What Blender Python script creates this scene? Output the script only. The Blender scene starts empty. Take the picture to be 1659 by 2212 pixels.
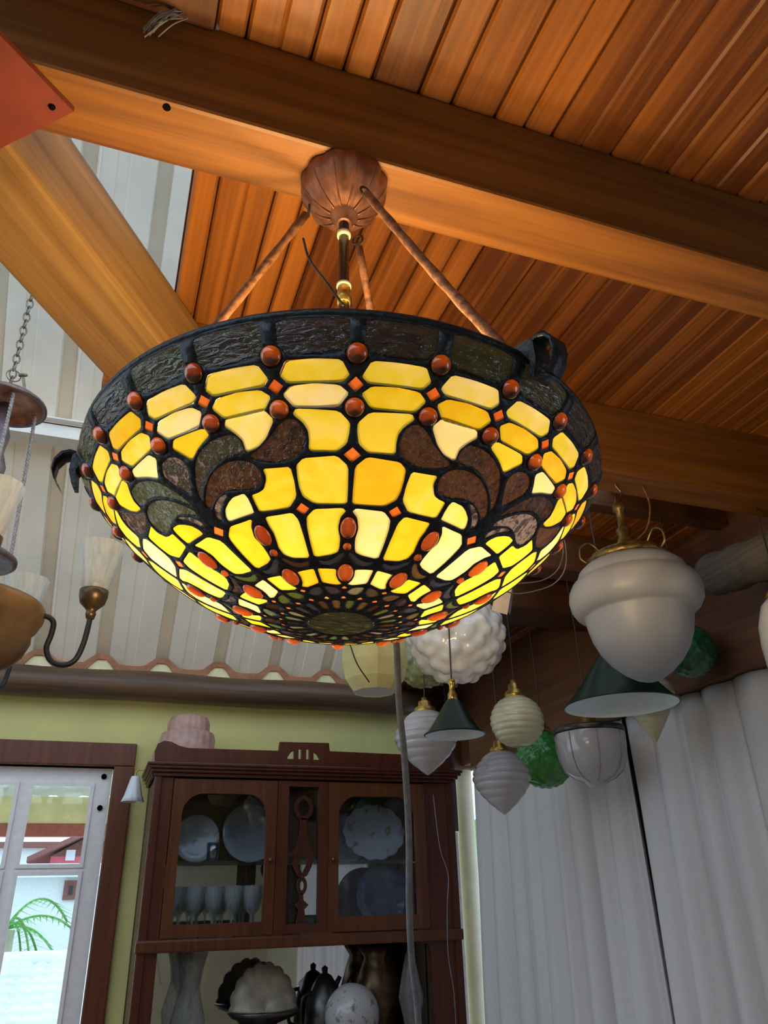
import bpy, bmesh, math, random
from mathutils import Vector, Matrix
from mathutils.geometry import delaunay_2d_cdt
random.seed(11)
PI = math.pi
sc = bpy.context.scene
col = sc.collection

# ---------------------------------------------------------------- camera, sky, exposure
EYE = Vector((0, 0, 1.5))
RIGHT = Vector((0.94377441, -0.32977672, -0.02317722))
UP = Vector((-0.12973525, -0.43394348, 0.89155023))
FWD = Vector((0.30407011, 0.83841539, 0.45232842))
FPX = 1650.0
cam = bpy.data.objects.new('camera', bpy.data.cameras.new('camera'))
col.objects.link(cam)
cam.data.sensor_fit = 'VERTICAL'
cam.data.sensor_height = 36.0
cam.data.lens = FPX * 36.0 / 2212.0
cam.data.clip_start = 0.02
cam.matrix_world = Matrix(((RIGHT.x, UP.x, -FWD.x, EYE.x), (RIGHT.y, UP.y, -FWD.y, EYE.y),
                           (RIGHT.z, UP.z, -FWD.z, EYE.z), (0, 0, 0, 1)))
sc.camera = cam
w = bpy.data.worlds.new('sky'); sc.world = w; w.use_nodes = True
SKY = w.node_tree.nodes['Background']
SKY.inputs[0].default_value = (0.66, 0.83, 1.0, 1)
SKY.inputs[1].default_value = 2.0
sc.view_settings.view_transform = 'Standard'
sc.view_settings.look = 'None'
sc.view_settings.gamma = 1.0
sc.view_settings.use_curve_mapping = False
sc.view_settings.exposure = 0.0
BULB = 330.0

# ---------------------------------------------------------------- measuring helpers (points on real planes)
def ray(px, py):
    return RIGHT * ((px - 829.5) / FPX) - UP * ((py - 1106.0) / FPX) + FWD
def at_depth(px, py, d): return EYE + ray(px, py) * d
def at_y(px, py, y): r = ray(px, py); return EYE + r * (y / r.y)
def at_x(px, py, x): r = ray(px, py); return EYE + r * (x / r.x)
def at_z(px, py, z): r = ray(px, py); return EYE + r * ((z - EYE.z) / r.z)

# ---------------------------------------------------------------- materials
MATS = {}
def nt(name):
    m = bpy.data.materials.new(name); m.use_nodes = True
    t = m.node_tree; return m, t, t.nodes['Principled BSDF']
def ramp(t, stops):
    r = t.nodes.new('ShaderNodeValToRGB')
    el = r.color_ramp.elements
    while len(el) < len(stops): el.new(0.5)
    for e, (p, c) in zip(el, stops): e.position = p; e.color = (*c, 1)
    return r
def tex(t, scale=(1, 1, 1), src='Object'):
    c = t.nodes.new('ShaderNodeTexCoord'); m = t.nodes.new('ShaderNodeMapping')
    m.inputs['Scale'].default_value = scale
    t.links.new(c.outputs[src], m.inputs[0]); return m.outputs[0]
def noise(t, vec, scale, detail=3, dist=0.0):
    n = t.nodes.new('ShaderNodeTexNoise'); n.inputs['Scale'].default_value = scale
    n.inputs['Detail'].default_value = detail; n.inputs['Distortion'].default_value = dist
    t.links.new(vec, n.inputs['Vector']); return n.outputs['Fac']
def math_(t, op, a, b):
    n = t.nodes.new('ShaderNodeMath'); n.operation = op
    for i, v in enumerate((a, b)):
        if isinstance(v, (int, float)): n.inputs[i].default_value = v
        else: t.links.new(v, n.inputs[i])
    return n.outputs[0]
def bump(t, b, h, strength=0.3, dist=0.01):
    n = t.nodes.new('ShaderNodeBump'); n.inputs['Strength'].default_value = strength
    n.inputs['Distance'].default_value = dist
    t.links.new(h, n.inputs['Height']); t.links.new(n.outputs[0], b.inputs['Normal']); return n
def rnd(t):
    return t.nodes.new('ShaderNodeObjectInfo').outputs['Random']

def plain(name, c, rough=0.5, metal=0.0, var=0.15, scale=30.0, bmp=0.0, spec=0.5, trans=0.0, coat=0.0):
    """a single colour with gentle procedural mottling"""
    m, t, b = nt(name)
    v = tex(t)
    f = noise(t, v, scale)
    lo = tuple(x * (1 - var) for x in c); hi = tuple(min(1, x * (1 + var)) for x in c)
    r = ramp(t, [(0.3, lo), (0.7, hi)]); t.links.new(f, r.inputs[0])
    t.links.new(r.outputs[0], b.inputs['Base Color'])
    b.inputs['Roughness'].default_value = rough; b.inputs['Metallic'].default_value = metal
    b.inputs['Specular IOR Level'].default_value = spec
    b.inputs['Coat Weight'].default_value = coat; b.inputs['Coat Roughness'].default_value = 0.08
    if bmp: bump(t, b, f, bmp, 0.004)
    if trans:
        tr = t.nodes.new('ShaderNodeBsdfTranslucent'); t.links.new(r.outputs[0], tr.inputs[0])
        mx = t.nodes.new('ShaderNodeMixShader'); mx.inputs[0].default_value = trans
        t.links.new(b.outputs[0], mx.inputs[1]); t.links.new(tr.outputs[0], mx.inputs[2])
        t.links.new(mx.outputs[0], t.nodes['Material Output'].inputs[0])
    MATS[name] = m; return m

def wood(name, dark, light, axis=0, rough=0.45, grain=1.0, var=0.35, spec=0.4, stops=None):
    """long grained wood; axis is the grain direction in object space"""
    m, t, b = nt(name)
    s = [34.0, 34.0, 34.0]; s[axis] = 1.6
    v = tex(t, tuple(x * grain for x in s))
    f = noise(t, v, 1.0, 5, 0.6)
    s2 = [140.0, 140.0, 140.0]; s2[axis] = 3.0
    g = noise(t, tex(t, tuple(s2)), 1.0, 2)
    mixf = math_(t, 'ADD', math_(t, 'MULTIPLY', f, 0.75), math_(t, 'MULTIPLY', g, 0.25))
    shift = math_(t, 'MULTIPLY', math_(t, 'SUBTRACT', rnd(t), 0.5), var)
    fac = math_(t, 'ADD', mixf, shift)
    mid = tuple((a + c) / 2 for a, c in zip(dark, light))
    r = ramp(t, stops or [(0.28, dark), (0.5, mid), (0.72, light)])
    t.links.new(fac, r.inputs[0]); t.links.new(r.outputs[0], b.inputs['Base Color'])
    b.inputs['Roughness'].default_value = rough; b.inputs['Specular IOR Level'].default_value = spec
    bump(t, b, mixf, 0.25, 0.003)
    MATS[name] = m; return m

def glow_glass(name, stops, transl=0.62, rough=0.18, streak=(6, 6, 6), bmp=0.12, bscale=(60, 60, 60), wavy=0.0, jit=0.55, spec=0.5, bdist=0.002, dim=1.0, coat=0.0):
    """stained glass: each piece takes its own tone, light passes through diffusely"""
    m, t, b = nt(name)
    v = tex(t, streak)
    f = noise(t, v, 1.0, 3, 1.2)
    fac = math_(t, 'ADD', math_(t, 'MULTIPLY', rnd(t), jit), math_(t, 'MULTIPLY', f, 1.0 - jit))
    r = ramp(t, stops); t.links.new(fac, r.inputs[0])
    vm = t.nodes.new('ShaderNodeVectorMath'); vm.operation = 'SCALE'; vm.inputs['Scale'].default_value = dim   # darker by reflected than by transmitted light
    t.links.new(r.outputs[0], vm.inputs[0]); t.links.new(vm.outputs[0], b.inputs['Base Color'])
    b.inputs['Roughness'].default_value = rough; b.inputs['Specular IOR Level'].default_value = spec
    b.inputs['Coat Weight'].default_value = coat; b.inputs['Coat Roughness'].default_value = 0.04
    h = noise(t, tex(t, bscale), 1.0, 3, wavy)
    bn = bump(t, b, h, bmp, bdist)
    if coat and coat < 1: t.links.new(bn.outputs[0], b.inputs['Coat Normal'])
    tr = t.nodes.new('ShaderNodeBsdfTranslucent'); t.links.new(r.outputs[0], tr.inputs[0])
    mx = t.nodes.new('ShaderNodeMixShader'); mx.inputs[0].default_value = transl
    t.links.new(b.outputs[0], mx.inputs[1]); t.links.new(tr.outputs[0], mx.inputs[2])
    t.links.new(mx.outputs[0], t.nodes['Material Output'].inputs[0])
    MATS[name] = m; return m

def clear_glass(name, tint=(0.95, 0.98, 1.0), refl=0.08):
    m, t, b = nt(name)
    tr = t.nodes.new('ShaderNodeBsdfTransparent'); tr.inputs[0].default_value = (*tint, 1)
    gl = t.nodes.new('ShaderNodeBsdfGlossy'); gl.inputs['Roughness'].default_value = 0.02
    fr = t.nodes.new('ShaderNodeLayerWeight'); fr.inputs[0].default_value = refl * 4
    n = noise(t, tex(t), 3.0)
    k = math_(t, 'MULTIPLY', fr.outputs['Facing'], math_(t, 'ADD', math_(t, 'MULTIPLY', n, 0.1), refl))
    f = math_(t, 'ADD', k, refl * 0.5)
    mx = t.nodes.new('ShaderNodeMixShader'); t.links.new(f, mx.inputs[0])
    t.links.new(tr.outputs[0], mx.inputs[1]); t.links.new(gl.outputs[0], mx.inputs[2])
    t.links.new(mx.outputs[0], t.nodes['Material Output'].inputs[0]); MATS[name] = m; return m

def emit(name, c, s):
    m, t, b = nt(name)
    b.inputs['Base Color'].default_value = (1, 1, 1, 1)
    b.inputs['Emission Color'].default_value = (*c, 1); b.inputs['Emission Strength'].default_value = s
    MATS[name] = m; return m

wood('plank_wood', (0.085, 0.023, 0.0045), (0.33, 0.112, 0.019), axis=1, rough=0.42, var=0.34)
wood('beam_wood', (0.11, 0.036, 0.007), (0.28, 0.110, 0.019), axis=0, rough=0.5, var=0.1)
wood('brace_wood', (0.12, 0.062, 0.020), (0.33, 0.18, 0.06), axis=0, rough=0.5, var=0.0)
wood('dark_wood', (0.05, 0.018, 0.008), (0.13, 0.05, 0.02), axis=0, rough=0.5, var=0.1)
wood('dark_wood_y', (0.06, 0.022, 0.010), (0.16, 0.06, 0.024), axis=1, rough=0.5, var=0.1)
wood('log_wood', (0.045, 0.024, 0.014), (0.13, 0.072, 0.042), axis=0, rough=0.4, var=0.1)
wood('grey_log_wood', (0.05, 0.04, 0.03), (0.17, 0.13, 0.10), axis=1, rough=0.8, var=0.0)
wood('cabinet_wood', (0.040, 0.009, 0.005), (0.095, 0.024, 0.011), axis=2, rough=0.28, var=0.15)
wood('cabinet_door_wood', (0.060, 0.016, 0.006), (0.14, 0.043, 0.015), axis=2, rough=0.28, var=0.1)
wood('frame_wood', (0.080, 0.018, 0.008), (0.16, 0.042, 0.016), axis=2, rough=0.4, var=0.1)
plain('white_sheet', (0.86, 0.80, 0.69), 0.45, var=0.06, scale=6)
plain('white_steel', (0.74, 0.72, 0.68), 0.4, var=0.05)
plain('cream_foam', (0.80, 0.74, 0.46), 0.8, var=0.08)
plain('rust_trim', (0.34, 0.13, 0.055), 0.6, var=0.3, scale=18)
plain('yellow_wall', (0.58, 0.53, 0.21), 0.85, var=0.07, scale=5, bmp=0.1)
plain('rear_wall', (0.42, 0.36, 0.24), 0.85, var=0.1, scale=4)
plain('floor_tile', (0.30, 0.19, 0.12), 0.5, var=0.2, scale=7)
plain('red_plate', (0.15, 0.024, 0.013), 0.55, var=0.2, scale=14, bmp=0.15)
plain('bolt_black', (0.004, 0.003, 0.003), 0.9, spec=0.0)
plain('lead', (0.030, 0.034, 0.040), 0.42, metal=0.55, var=0.35, scale=120, bmp=0.5)
plain('canopy_metal', (0.20, 0.085, 0.055), 0.42, metal=0.65, var=0.4, scale=45, bmp=0.25)
plain('rust_rod', (0.24, 0.10, 0.045), 0.6, metal=0.35, var=0.5, scale=90, bmp=0.6)
plain('black_rod', (0.012, 0.011, 0.011), 0.3)
plain('cream_ring', (0.70, 0.62, 0.40), 0.5)
plain('brass', (0.50, 0.32, 0.08), 0.32, metal=0.9, var=0.3, scale=60)
plain('old_brass', (0.20, 0.13, 0.045), 0.42, metal=0.85, var=0.5, scale=50, bmp=0.4)
plain('grey_cord', (0.15, 0.15, 0.17), 0.55, var=0.25, scale=80)
plain('thin_wire', (0.03, 0.028, 0.026), 0.6)
plain('bulb_socket', (0.75, 0.70, 0.6), 0.5)
plain('opal_frost', (0.38, 0.39, 0.43), 0.42, var=0.08, scale=12, trans=0.25)
plain('milk_glass', (0.56, 0.53, 0.56), 0.14, var=0.06, scale=8, trans=0.15, coat=0.6)
plain('milk_floral', (0.84, 0.85, 0.90), 0.2, var=0.05, trans=0.2, coat=0.4)
plain('cream_glass', (0.62, 0.60, 0.42), 0.15, var=0.1, trans=0.15, coat=0.6)
plain('yellow_glass', (0.62, 0.58, 0.30), 0.12, var=0.15, scale=10, trans=0.3, coat=0.6)
plain('olive_glass', (0.40, 0.40, 0.18), 0.2, var=0.25, scale=40, trans=0.25, coat=0.4)
plain('green_glass', (0.075, 0.36, 0.075), 0.16, var=0.35, scale=30, trans=0.25, coat=0.5)
plain('deep_green_glass', (0.02, 0.15, 0.065), 0.2, var=0.3, scale=30, trans=0.2, coat=0.5)
plain('green_enamel', (0.003, 0.020, 0.012), 0.32, var=0.2, spec=0.3)
plain('blue_white_lining', (0.74, 0.86, 0.96), 0.35, var=0.05)
plain('pink_glass', (0.50, 0.30, 0.26), 0.3, var=0.15, trans=0.15)
plain('white_paint', (0.80, 0.73, 0.72), 0.4, var=0.06)
plain('mirror', (0.82, 0.84, 0.86), 0.03, metal=1.0, var=0.02)
plain('porcelain', (0.27, 0.28, 0.32), 0.15, var=0.15, scale=22, coat=0.5)
plain('blue_china', (0.025, 0.035, 0.09), 0.15, var=0.6, scale=26, coat=0.6)
plain('pewter', (0.10, 0.09, 0.085), 0.35, metal=0.8, var=0.4, scale=30)
plain('shell', (0.33, 0.27, 0.20), 0.35, var=0.3, scale=20, bmp=0.3)
plain('bronze', (0.13, 0.075, 0.04), 0.35, metal=0.7, var=0.4, scale=25)
plain('alabaster', (0.30, 0.17, 0.07), 0.3, var=0.4, scale=9, trans=0.3)
plain('iron_blue', (0.16, 0.13, 0.15), 0.45, metal=0.5, var=0.4, scale=40, bmp=0.4)
plain('copper_patina', (0.24, 0.10, 0.065), 0.45, metal=0.5, var=0.5, scale=30, bmp=0.3)
plain('chain_steel', (0.20, 0.17, 0.14), 0.4, metal=0.8, var=0.4, scale=60)
plain('rope', (0.27, 0.27, 0.30), 0.6, metal=0.3, var=0.3, scale=120, bmp=0.5)
plain('arm_black', (0.025, 0.025, 0.026), 0.4, metal=0.4)
plain('curtain_cloth', (0.74, 0.70, 0.70), 0.9, var=0.05, scale=200, trans=0.12)
plain('post_paint', (0.62, 0.56, 0.40), 0.6, var=0.12, scale=8)
plain('jamb_white', (0.70, 0.66, 0.66), 0.5)
plain('jamb_dark', (0.03, 0.03, 0.035), 0.5)
plain('cobweb', (0.25, 0.25, 0.26), 0.9)
plain('carton', (0.62, 0.50, 0.42), 0.8)
plain('tile_white', (0.88, 0.92, 0.93), 0.7, var=0.1, scale=3)
plain('cream_board', (0.72, 0.60, 0.30), 0.7, var=0.15, scale=8)
plain('red_board', (0.36, 0.085, 0.06), 0.6)
plain('house_white', (0.90, 0.93, 0.93), 0.8, var=0.05)
plain('house_pink', (0.80, 0.16, 0.20), 0.8, var=0.1)
plain('house_brown', (0.26, 0.10, 0.085), 0.8)
plain('leaf', (0.17, 0.46, 0.10), 0.5, var=0.4, scale=2, trans=0.3)
plain('hill', (0.30, 0.52, 0.28), 0.9, var=0.3, scale=0.6)
plain('outside_ground', (0.45, 0.48, 0.42), 0.9, scale=0.5)
clear_glass('pane_glass')
clear_glass('crystal', (0.86, 0.89, 0.93), 0.22)
clear_glass('etched_shade', (0.80, 0.80, 0.80), 0.35)
def milky(name, c=(0.85, 0.84, 0.80), clear=0.45):
    m, t, b = nt(name)
    f = noise(t, tex(t, (120, 120, 6)), 1.0); r = ramp(t, [(0.35, tuple(x * 0.8 for x in c)), (0.65, c)]); t.links.new(f, r.inputs[0])
    t.links.new(r.outputs[0], b.inputs['Base Color']); b.inputs['Roughness'].default_value = 0.15
    tl_ = t.nodes.new('ShaderNodeBsdfTranslucent'); t.links.new(r.outputs[0], tl_.inputs[0]); tp = t.nodes.new('ShaderNodeBsdfTransparent')
    m1 = t.nodes.new('ShaderNodeMixShader'); m1.inputs[0].default_value = 0.5; t.links.new(b.outputs[0], m1.inputs[1]); t.links.new(tl_.outputs[0], m1.inputs[2])
    m2 = t.nodes.new('ShaderNodeMixShader'); m2.inputs[0].default_value = clear; t.links.new(m1.outputs[0], m2.inputs[1]); t.links.new(tp.outputs[0], m2.inputs[2])
    t.links.new(m2.outputs[0], t.nodes['Material Output'].inputs[0]); MATS[name] = m
milky('cup_glass'); milky('ornament_glass', (0.6, 0.6, 0.6), 0.6)
emit('bulb_light', (1.0, 0.72, 0.36), BULB)
AMB = [(0.26, (0.76, 0.48, 0.018)), (0.40, (0.76, 0.59, 0.026)), (0.53, (0.80, 0.67, 0.075)), (0.65, (0.83, 0.72, 0.26)), (0.78, (0.86, 0.76, 0.46))]
glow_glass('amber_glass', AMB, transl=0.115, rough=0.16, streak=(26, 26, 26), bmp=0.06, jit=0.5)
glow_glass('orange_glass', [(0.2, (0.62, 0.12, 0.02)), (0.75, (0.72, 0.20, 0.04)), (0.97, (0.80, 0.55, 0.12))], transl=0.13, jit=0.85)
glow_glass('gem_glass', [(0.2, (0.16, 0.022, 0.002)), (0.8, (0.30, 0.060, 0.004))], transl=0.17, rough=0.05, bmp=0.02, spec=0.8, dim=0.3, coat=1.0)
DARK_SHEEN = [(0.20, (0.010, 0.004, 0.003)), (0.36, (0.050, 0.020, 0.006)), (0.45, (0.012, 0.006, 0.010)), (0.53, (0.14, 0.115, 0.14)), (0.60, (0.020, 0.012, 0.018)), (0.72, (0.026, 0.034, 0.014)), (0.84, (0.060, 0.085, 0.13)), (0.95, (0.014, 0.020, 0.036))]  # dark glass tones; lilac and blue stops also paint in sky reflections and glints
glow_glass('petal_glass', DARK_SHEEN, transl=0.14, rough=0.1, streak=(110, 110, 36), bmp=0.8, bscale=(190, 190, 60), wavy=1.0, jit=0.55, spec=0.9, bdist=0.006, dim=0.55, coat=0.35)
glow_glass('rim_glass', [(0.15, (0.012, 0.016, 0.014)), (0.4, (0.030, 0.034, 0.014)), (0.6, (0.018, 0.012, 0.018)), (0.85, (0.012, 0.022, 0.045))], transl=0.07, rough=0.07, streak=(30, 30, 70), bmp=1.0, bscale=(38, 38, 170), wavy=1.6, jit=0.5, spec=0.9, bdist=0.006, dim=0.8)
glow_glass('jewel_glass', [(0.08, (0.016, 0.006, 0.004)), (0.3, (0.045, 0.020, 0.007)), (0.45, (0.010, 0.016, 0.032)), (0.6, (0.07, 0.040, 0.014)), (0.75, (0.03, 0.075, 0.018)), (0.9, (0.13, 0.12, 0.11))], transl=0.12, rough=0.08, streak=(50, 50, 50), bmp=0.6, bscale=(170, 170, 170), jit=0.85, spec=0.9)

# ---------------------------------------------------------------- mesh helpers
def obj(name, bm, mat, parent=None, loc=(0, 0, 0), smooth=False, rot=None):
    bm.normal_update()
    me = bpy.data.meshes.new(name); bm.to_mesh(me); bm.free()
    if smooth:
        for p in me.polygons: p.use_smooth = True
    me.materials.append(MATS[mat])
    o = bpy.data.objects.new(name, me); col.objects.link(o)
    o.location = loc
    if rot is not None: o.rotation_euler = rot
    if parent is not None: o.parent = parent
    return o
def smooth_angle(o, ang=40):
    o.data.shade_smooth() if hasattr(o.data, 'shade_smooth') else None
    try: o.data.set_sharp_from_angle(angle=math.radians(ang))
    except Exception: pass
    return o
def tag(o, label, cat, group=None, kind=None):
    o['label'] = label; o['category'] = cat
    if group: o['group'] = group
    if kind: o['kind'] = kind
    return o
def struct(o, label=None, cat=None):
    o['kind'] = 'structure'
    if label: o['label'] = label
    if cat: o['category'] = cat
    return o
def empty(name, loc=(0, 0, 0), rz=0.0):
    o = bpy.data.objects.new(name, None); col.objects.link(o)
    o.location = loc; o.rotation_euler = (0, 0, rz); o.empty_display_size = 0.05
    return o
def thing(name, label, cat, loc=(0, 0, 0), rz=0.0, group=None):
    return tag(empty(name, loc, rz), label, cat, group)
def link_copy(src, parent, loc=None, rot=None):
    o = src.copy(); col.objects.link(o); o.parent = parent
    if loc is not None: o.location = loc
    if rot is not None: o.rotation_euler = rot
    return o

def box(x0, x1, y0, y1, z0, z1, bevel=0.0, bm=None):
    bm = bm or bmesh.new()
    vs = [bm.verts.new((x, y, z)) for x in (x0, x1) for y in (y0, y1) for z in (z0, z1)]
    fs = [(0, 1, 3, 2), (4, 6, 7, 5), (0, 4, 5, 1), (2, 3, 7, 6), (0, 2, 6, 4), (1, 5, 7, 3)]
    new = [bm.faces.new([vs[i] for i in f]) for f in fs]
    bmesh.ops.recalc_face_normals(bm, faces=new)
    if bevel:
        es = list({e for f in new for e in f.edges})
        bmesh.ops.bevel(bm, geom=es, offset=bevel, segments=2, affect='EDGES', profile=0.6)
    return bm

def lathe(prof, n=48, mod=None, bm=None, center=(0, 0, 0), a0=0.0, cap=True):
    """prof: list of (r, z); mod(theta, i) scales the radius"""
    bm = bm or bmesh.new(); cx, cy, cz = center; rings = []
    for i, (r, z) in enumerate(prof):
        if r < 1e-6: rings.append([bm.verts.new((cx, cy, cz + z))]); continue
        rg = []
        for k in range(n):
            a = a0 + 2 * PI * k / n; rr = r * (mod(a, i) if mod else 1.0)
            rg.append(bm.verts.new((cx + rr * math.cos(a), cy + rr * math.sin(a), cz + z)))
        rings.append(rg)
    for A, B in zip(rings, rings[1:]):
        for k in range(n):
            q = (k + 1) % n
            if len(A) == 1 and len(B) == 1: break
            if len(A) == 1: bm.faces.new((A[0], B[q], B[k]))
            elif len(B) == 1: bm.faces.new((A[k], A[q], B[0]))
            else: bm.faces.new((A[k], A[q], B[q], B[k]))
    if cap:
        for rg, flip in ((rings[0], False), (rings[-1], True)):
            if len(rg) > 2: bm.faces.new(rg if not flip else rg[::-1])
    bmesh.ops.recalc_face_normals(bm, faces=bm.faces[:])
    return bm

def tube(path, rad, n=10, bm=None, cap=True, closed=False):
    bm = bm or bmesh.new(); P = [Vector(p) for p in path]; m = len(P); rings = []
    up = None
    for i, p in enumerate(P):
        if closed: d = (P[(i + 1) % m] - P[i - 1])
        else: d = P[min(i + 1, m - 1)] - P[max(i - 1, 0)]
        d.normalize()
        if up is None:
            up = Vector((0, 0, 1)) if abs(d.z) < 0.9 else Vector((1, 0, 0))
        s = d.cross(up).normalized(); up = s.cross(d).normalized()
        r = rad(i / max(1, m - 1)) if callable(rad) else rad
        rings.append([bm.verts.new(p + (s * math.cos(2 * PI * k / n) + up * math.sin(2 * PI * k / n)) * r) for k in range(n)])
    pairs = list(zip(rings, rings[1:])) + ([(rings[-1], rings[0])] if closed else [])
    for A, B in pairs:
        for k in range(n):
            q = (k + 1) % n; bm.faces.new((A[k], A[q], B[q], B[k]))
    if cap and not closed: bm.faces.new(rings[0][::-1]); bm.faces.new(rings[-1])
    bmesh.ops.recalc_face_normals(bm, faces=bm.faces[:])
    return bm
def curve(pts, n=10):
    """Catmull-Rom through pts"""
    P = [Vector(p) for p in pts]; P = [P[0] * 2 - P[1]] + P + [P[-1] * 2 - P[-2]]; out = []
    for i in range(1, len(P) - 2):
        a, b, c, d = P[i - 1:i + 3]
        for k in range(n):
            t = k / n
            out.append(0.5 * ((2 * b) + (c - a) * t + (2 * a - 5 * b + 4 * c - d) * t * t + (3 * b - a - 3 * c + d) * t ** 3))
    return out + [P[-2]]

def inside(p, poly):
    x, y = p; r = False; j = len(poly) - 1
    for i in range(len(poly)):
        xi, yi = poly[i]; xj, yj = poly[j]
        if (yi > y) != (yj > y) and x < (xj - xi) * (y - yi) / (yj - yi) + xi: r = not r
        j = i
    return r
def cdt(loops, extra=()):
    V = []; E = []
    for L in loops:
        b = len(V); V += [Vector(p) for p in L]; E += [(b + i, b + (i + 1) % len(L)) for i in range(len(L))]
    V += [Vector(p) for p in extra]
    r = delaunay_2d_cdt(V, E, [], 0, 1e-6)
    return r[0], r[2]
def plate(outer, holes, y0, y1, bm=None):
    """flat board in the XZ plane with holes, thickness y0..y1"""
    bm = bm or bmesh.new()
    V, F = cdt([outer] + holes)
    keep = []
    for f in F:
        c = sum((V[i] for i in f), Vector((0, 0))) / len(f)
        if inside(c, outer) and not any(inside(c, h) for h in holes): keep.append(f)
    ids = sorted({i for f in keep for i in f})
    fr = {i: bm.verts.new((V[i].x, y0, V[i].y)) for i in ids}
    bk = {i: bm.verts.new((V[i].x, y1, V[i].y)) for i in ids}
    cnt = {}
    for f in keep:
        bm.faces.new([fr[i] for i in f]); bm.faces.new([bk[i] for i in reversed(f)])
        for a, b in zip(f, f[1:] + f[:1]):
            cnt.setdefault((min(a, b), max(a, b)), []).append((a, b))
    for k, l in cnt.items():
        if len(l) == 1: a, b = l[0]; bm.faces.new((fr[b], fr[a], bk[a], bk[b]))
    bmesh.ops.recalc_face_normals(bm, faces=bm.faces[:])
    return bm
def rect(x0, x1, z0, z1): return [(x0, z0), (x1, z0), (x1, z1), (x0, z1)]
def arch_rect(x0, x1, z0, z1, r):
    """rectangle with rounded top corners"""
    o = [(x0, z0), (x1, z0)]
    for k in range(7): a = k / 6 * PI / 2; o.append((x1 - r + r * math.cos(a), z1 - r + r * math.sin(a)))
    for k in range(7): a = PI / 2 + k / 6 * PI / 2; o.append((x0 + r + r * math.cos(a), z1 - r + r * math.sin(a)))
    return o
def circle2(cx, cz, r, n=16, rz=None):
    return [(cx + r * math.cos(2 * PI * k / n), cz + (rz or r) * math.sin(2 * PI * k / n)) for k in range(n)]

# ================================================================ THE SETTING
struct(obj('floor', box(-4, 3.2, -3.0, 3.95, -0.1, 0.0), 'floor_tile'), 'brown tiled floor of the shop')
WY = 3.9
# back wall with the door opening
bw = plate([(-3.5, 0), (1.60, 0), (1.60, 2.56), (-3.5, 2.56)], [rect(-1.30, 0.05, 0.002, 2.078)], WY, WY + 0.14)
struct(obj('wall_back', bw, 'yellow_wall'), 'pale yellow plastered wall behind the china cabinet')
struct(obj('wall_rear', box(-4, 3.2, -3.12, -3.0, 0, 2.66), 'rear_wall'), 'plain wall behind the viewer')
struct(obj('wall_right', box(1.82, 1.92, 0.7, 3.46, 0, 3.0), 'dark_wood_y'), 'dark wooden wall behind the curtains')

struct(obj('wall_left', box(-4.1, -4.0, -3.0, 0.7, 0, 2.66), 'rear_wall'), 'plain wall left of the viewer')
struct(obj('wall_left', box(-4.1, -4.0, 0.7, 3.9, 0, 1.1), 'rear_wall'), 'low plain wall added unseen at the far left to limit daylight')  # unseen wall added to cut low daylight, height chosen for its light
nw = plate([(-3.0, 0), (0.7, 0), (0.7, 2.62), (-3.0, 2.62)], [rect(-1.2, 0.0, 1.0, 2.0)], 0, 0.1)
nw.transform(Matrix(((0, -1, 0, 2.3), (1, 0, 0, 0), (0, 0, 1, 0), (0, 0, 0, 1))))
struct(obj('wall_right', nw, 'rear_wall'), 'plain wall with a window right of the viewer')
struct(obj('wall_back', box(1.60, 1.92, WY, WY + 0.1, 2.12, 2.62), 'dark_wood'), 'dark lintel above the corner gap')
struct(obj('wall_right', box(1.825, 1.915, 3.462, 3.899, 2.13, 3.0), 'dark_wood_y'), 'dark boards closing the corner above the gap')
# plank ceiling: every board is its own piece
ceil = struct(obj('ceiling', box(0.012, 3.0, -3.0, 1.42, 2.632, 2.66), 'dark_wood_y'), 'varnished wooden plank ceiling above the beams')
J = [0.014, 0.058, 0.155, 0.205, 0.25, 0.327, 0.382, 0.458, 0.511, 0.562, 0.675, 0.79, 0.842, 0.94, 0.992, 1.085, 1.135, 1.23, 1.325]
while J[-1] < 2.8: J.append(J[-1] + random.choice((0.05, 0.095, 0.10, 0.11)))
def plank_mesh(wd, y0, y1):
    bm = bmesh.new(); e = 0.004; h = wd / 2
    # chamfered board cross-section, visible face down
    cs = [(-h, 0.022), (-h, 0.005), (-h + e, 0.0), (h - e, 0.0), (h, 0.005), (h, 0.022)]
    if wd > 0.085: cs = cs[:3] + [(-0.004, 0), (0, 0.004), (0.004, 0)] + cs[3:]
    A = [bm.verts.new((x, y0, z)) for x, z in cs]; B = [bm.verts.new((x, y1, z)) for x, z in cs]
    n = len(cs)
    for k in range(n): q = (k + 1) % n; bm.faces.new((A[k], A[q], B[q], B[k]))
    bm.faces.new(A[::-1]); bm.faces.new(B)
    bmesh.ops.recalc_face_normals(bm, faces=bm.faces[:]); return bm
for a, b in zip(J, J[1:]):
    obj('plank', plank_mesh(b - a - 0.003, -1.4, 1.42), 'plank_wood', ceil, ((a + b) / 2, 0, 2.61 + random.uniform(-0.002, 0.002)))
X2 = 1.37
ceil2 = struct(obj('ceiling', box(X2, 3.0, 1.42, 3.9, 2.632, 2.66), 'dark_wood_y'), 'shaded wooden ceiling over the hanging lamp shades')
x = X2
while x < 2.9:
    wd = random.choice((0.095, 0.10, 0.11))
    obj('plank', plank_mesh(wd - 0.003, 1.42, 3.9), 'plank_wood', ceil2, (x + wd / 2, 0, 2.61)); x += wd

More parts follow.
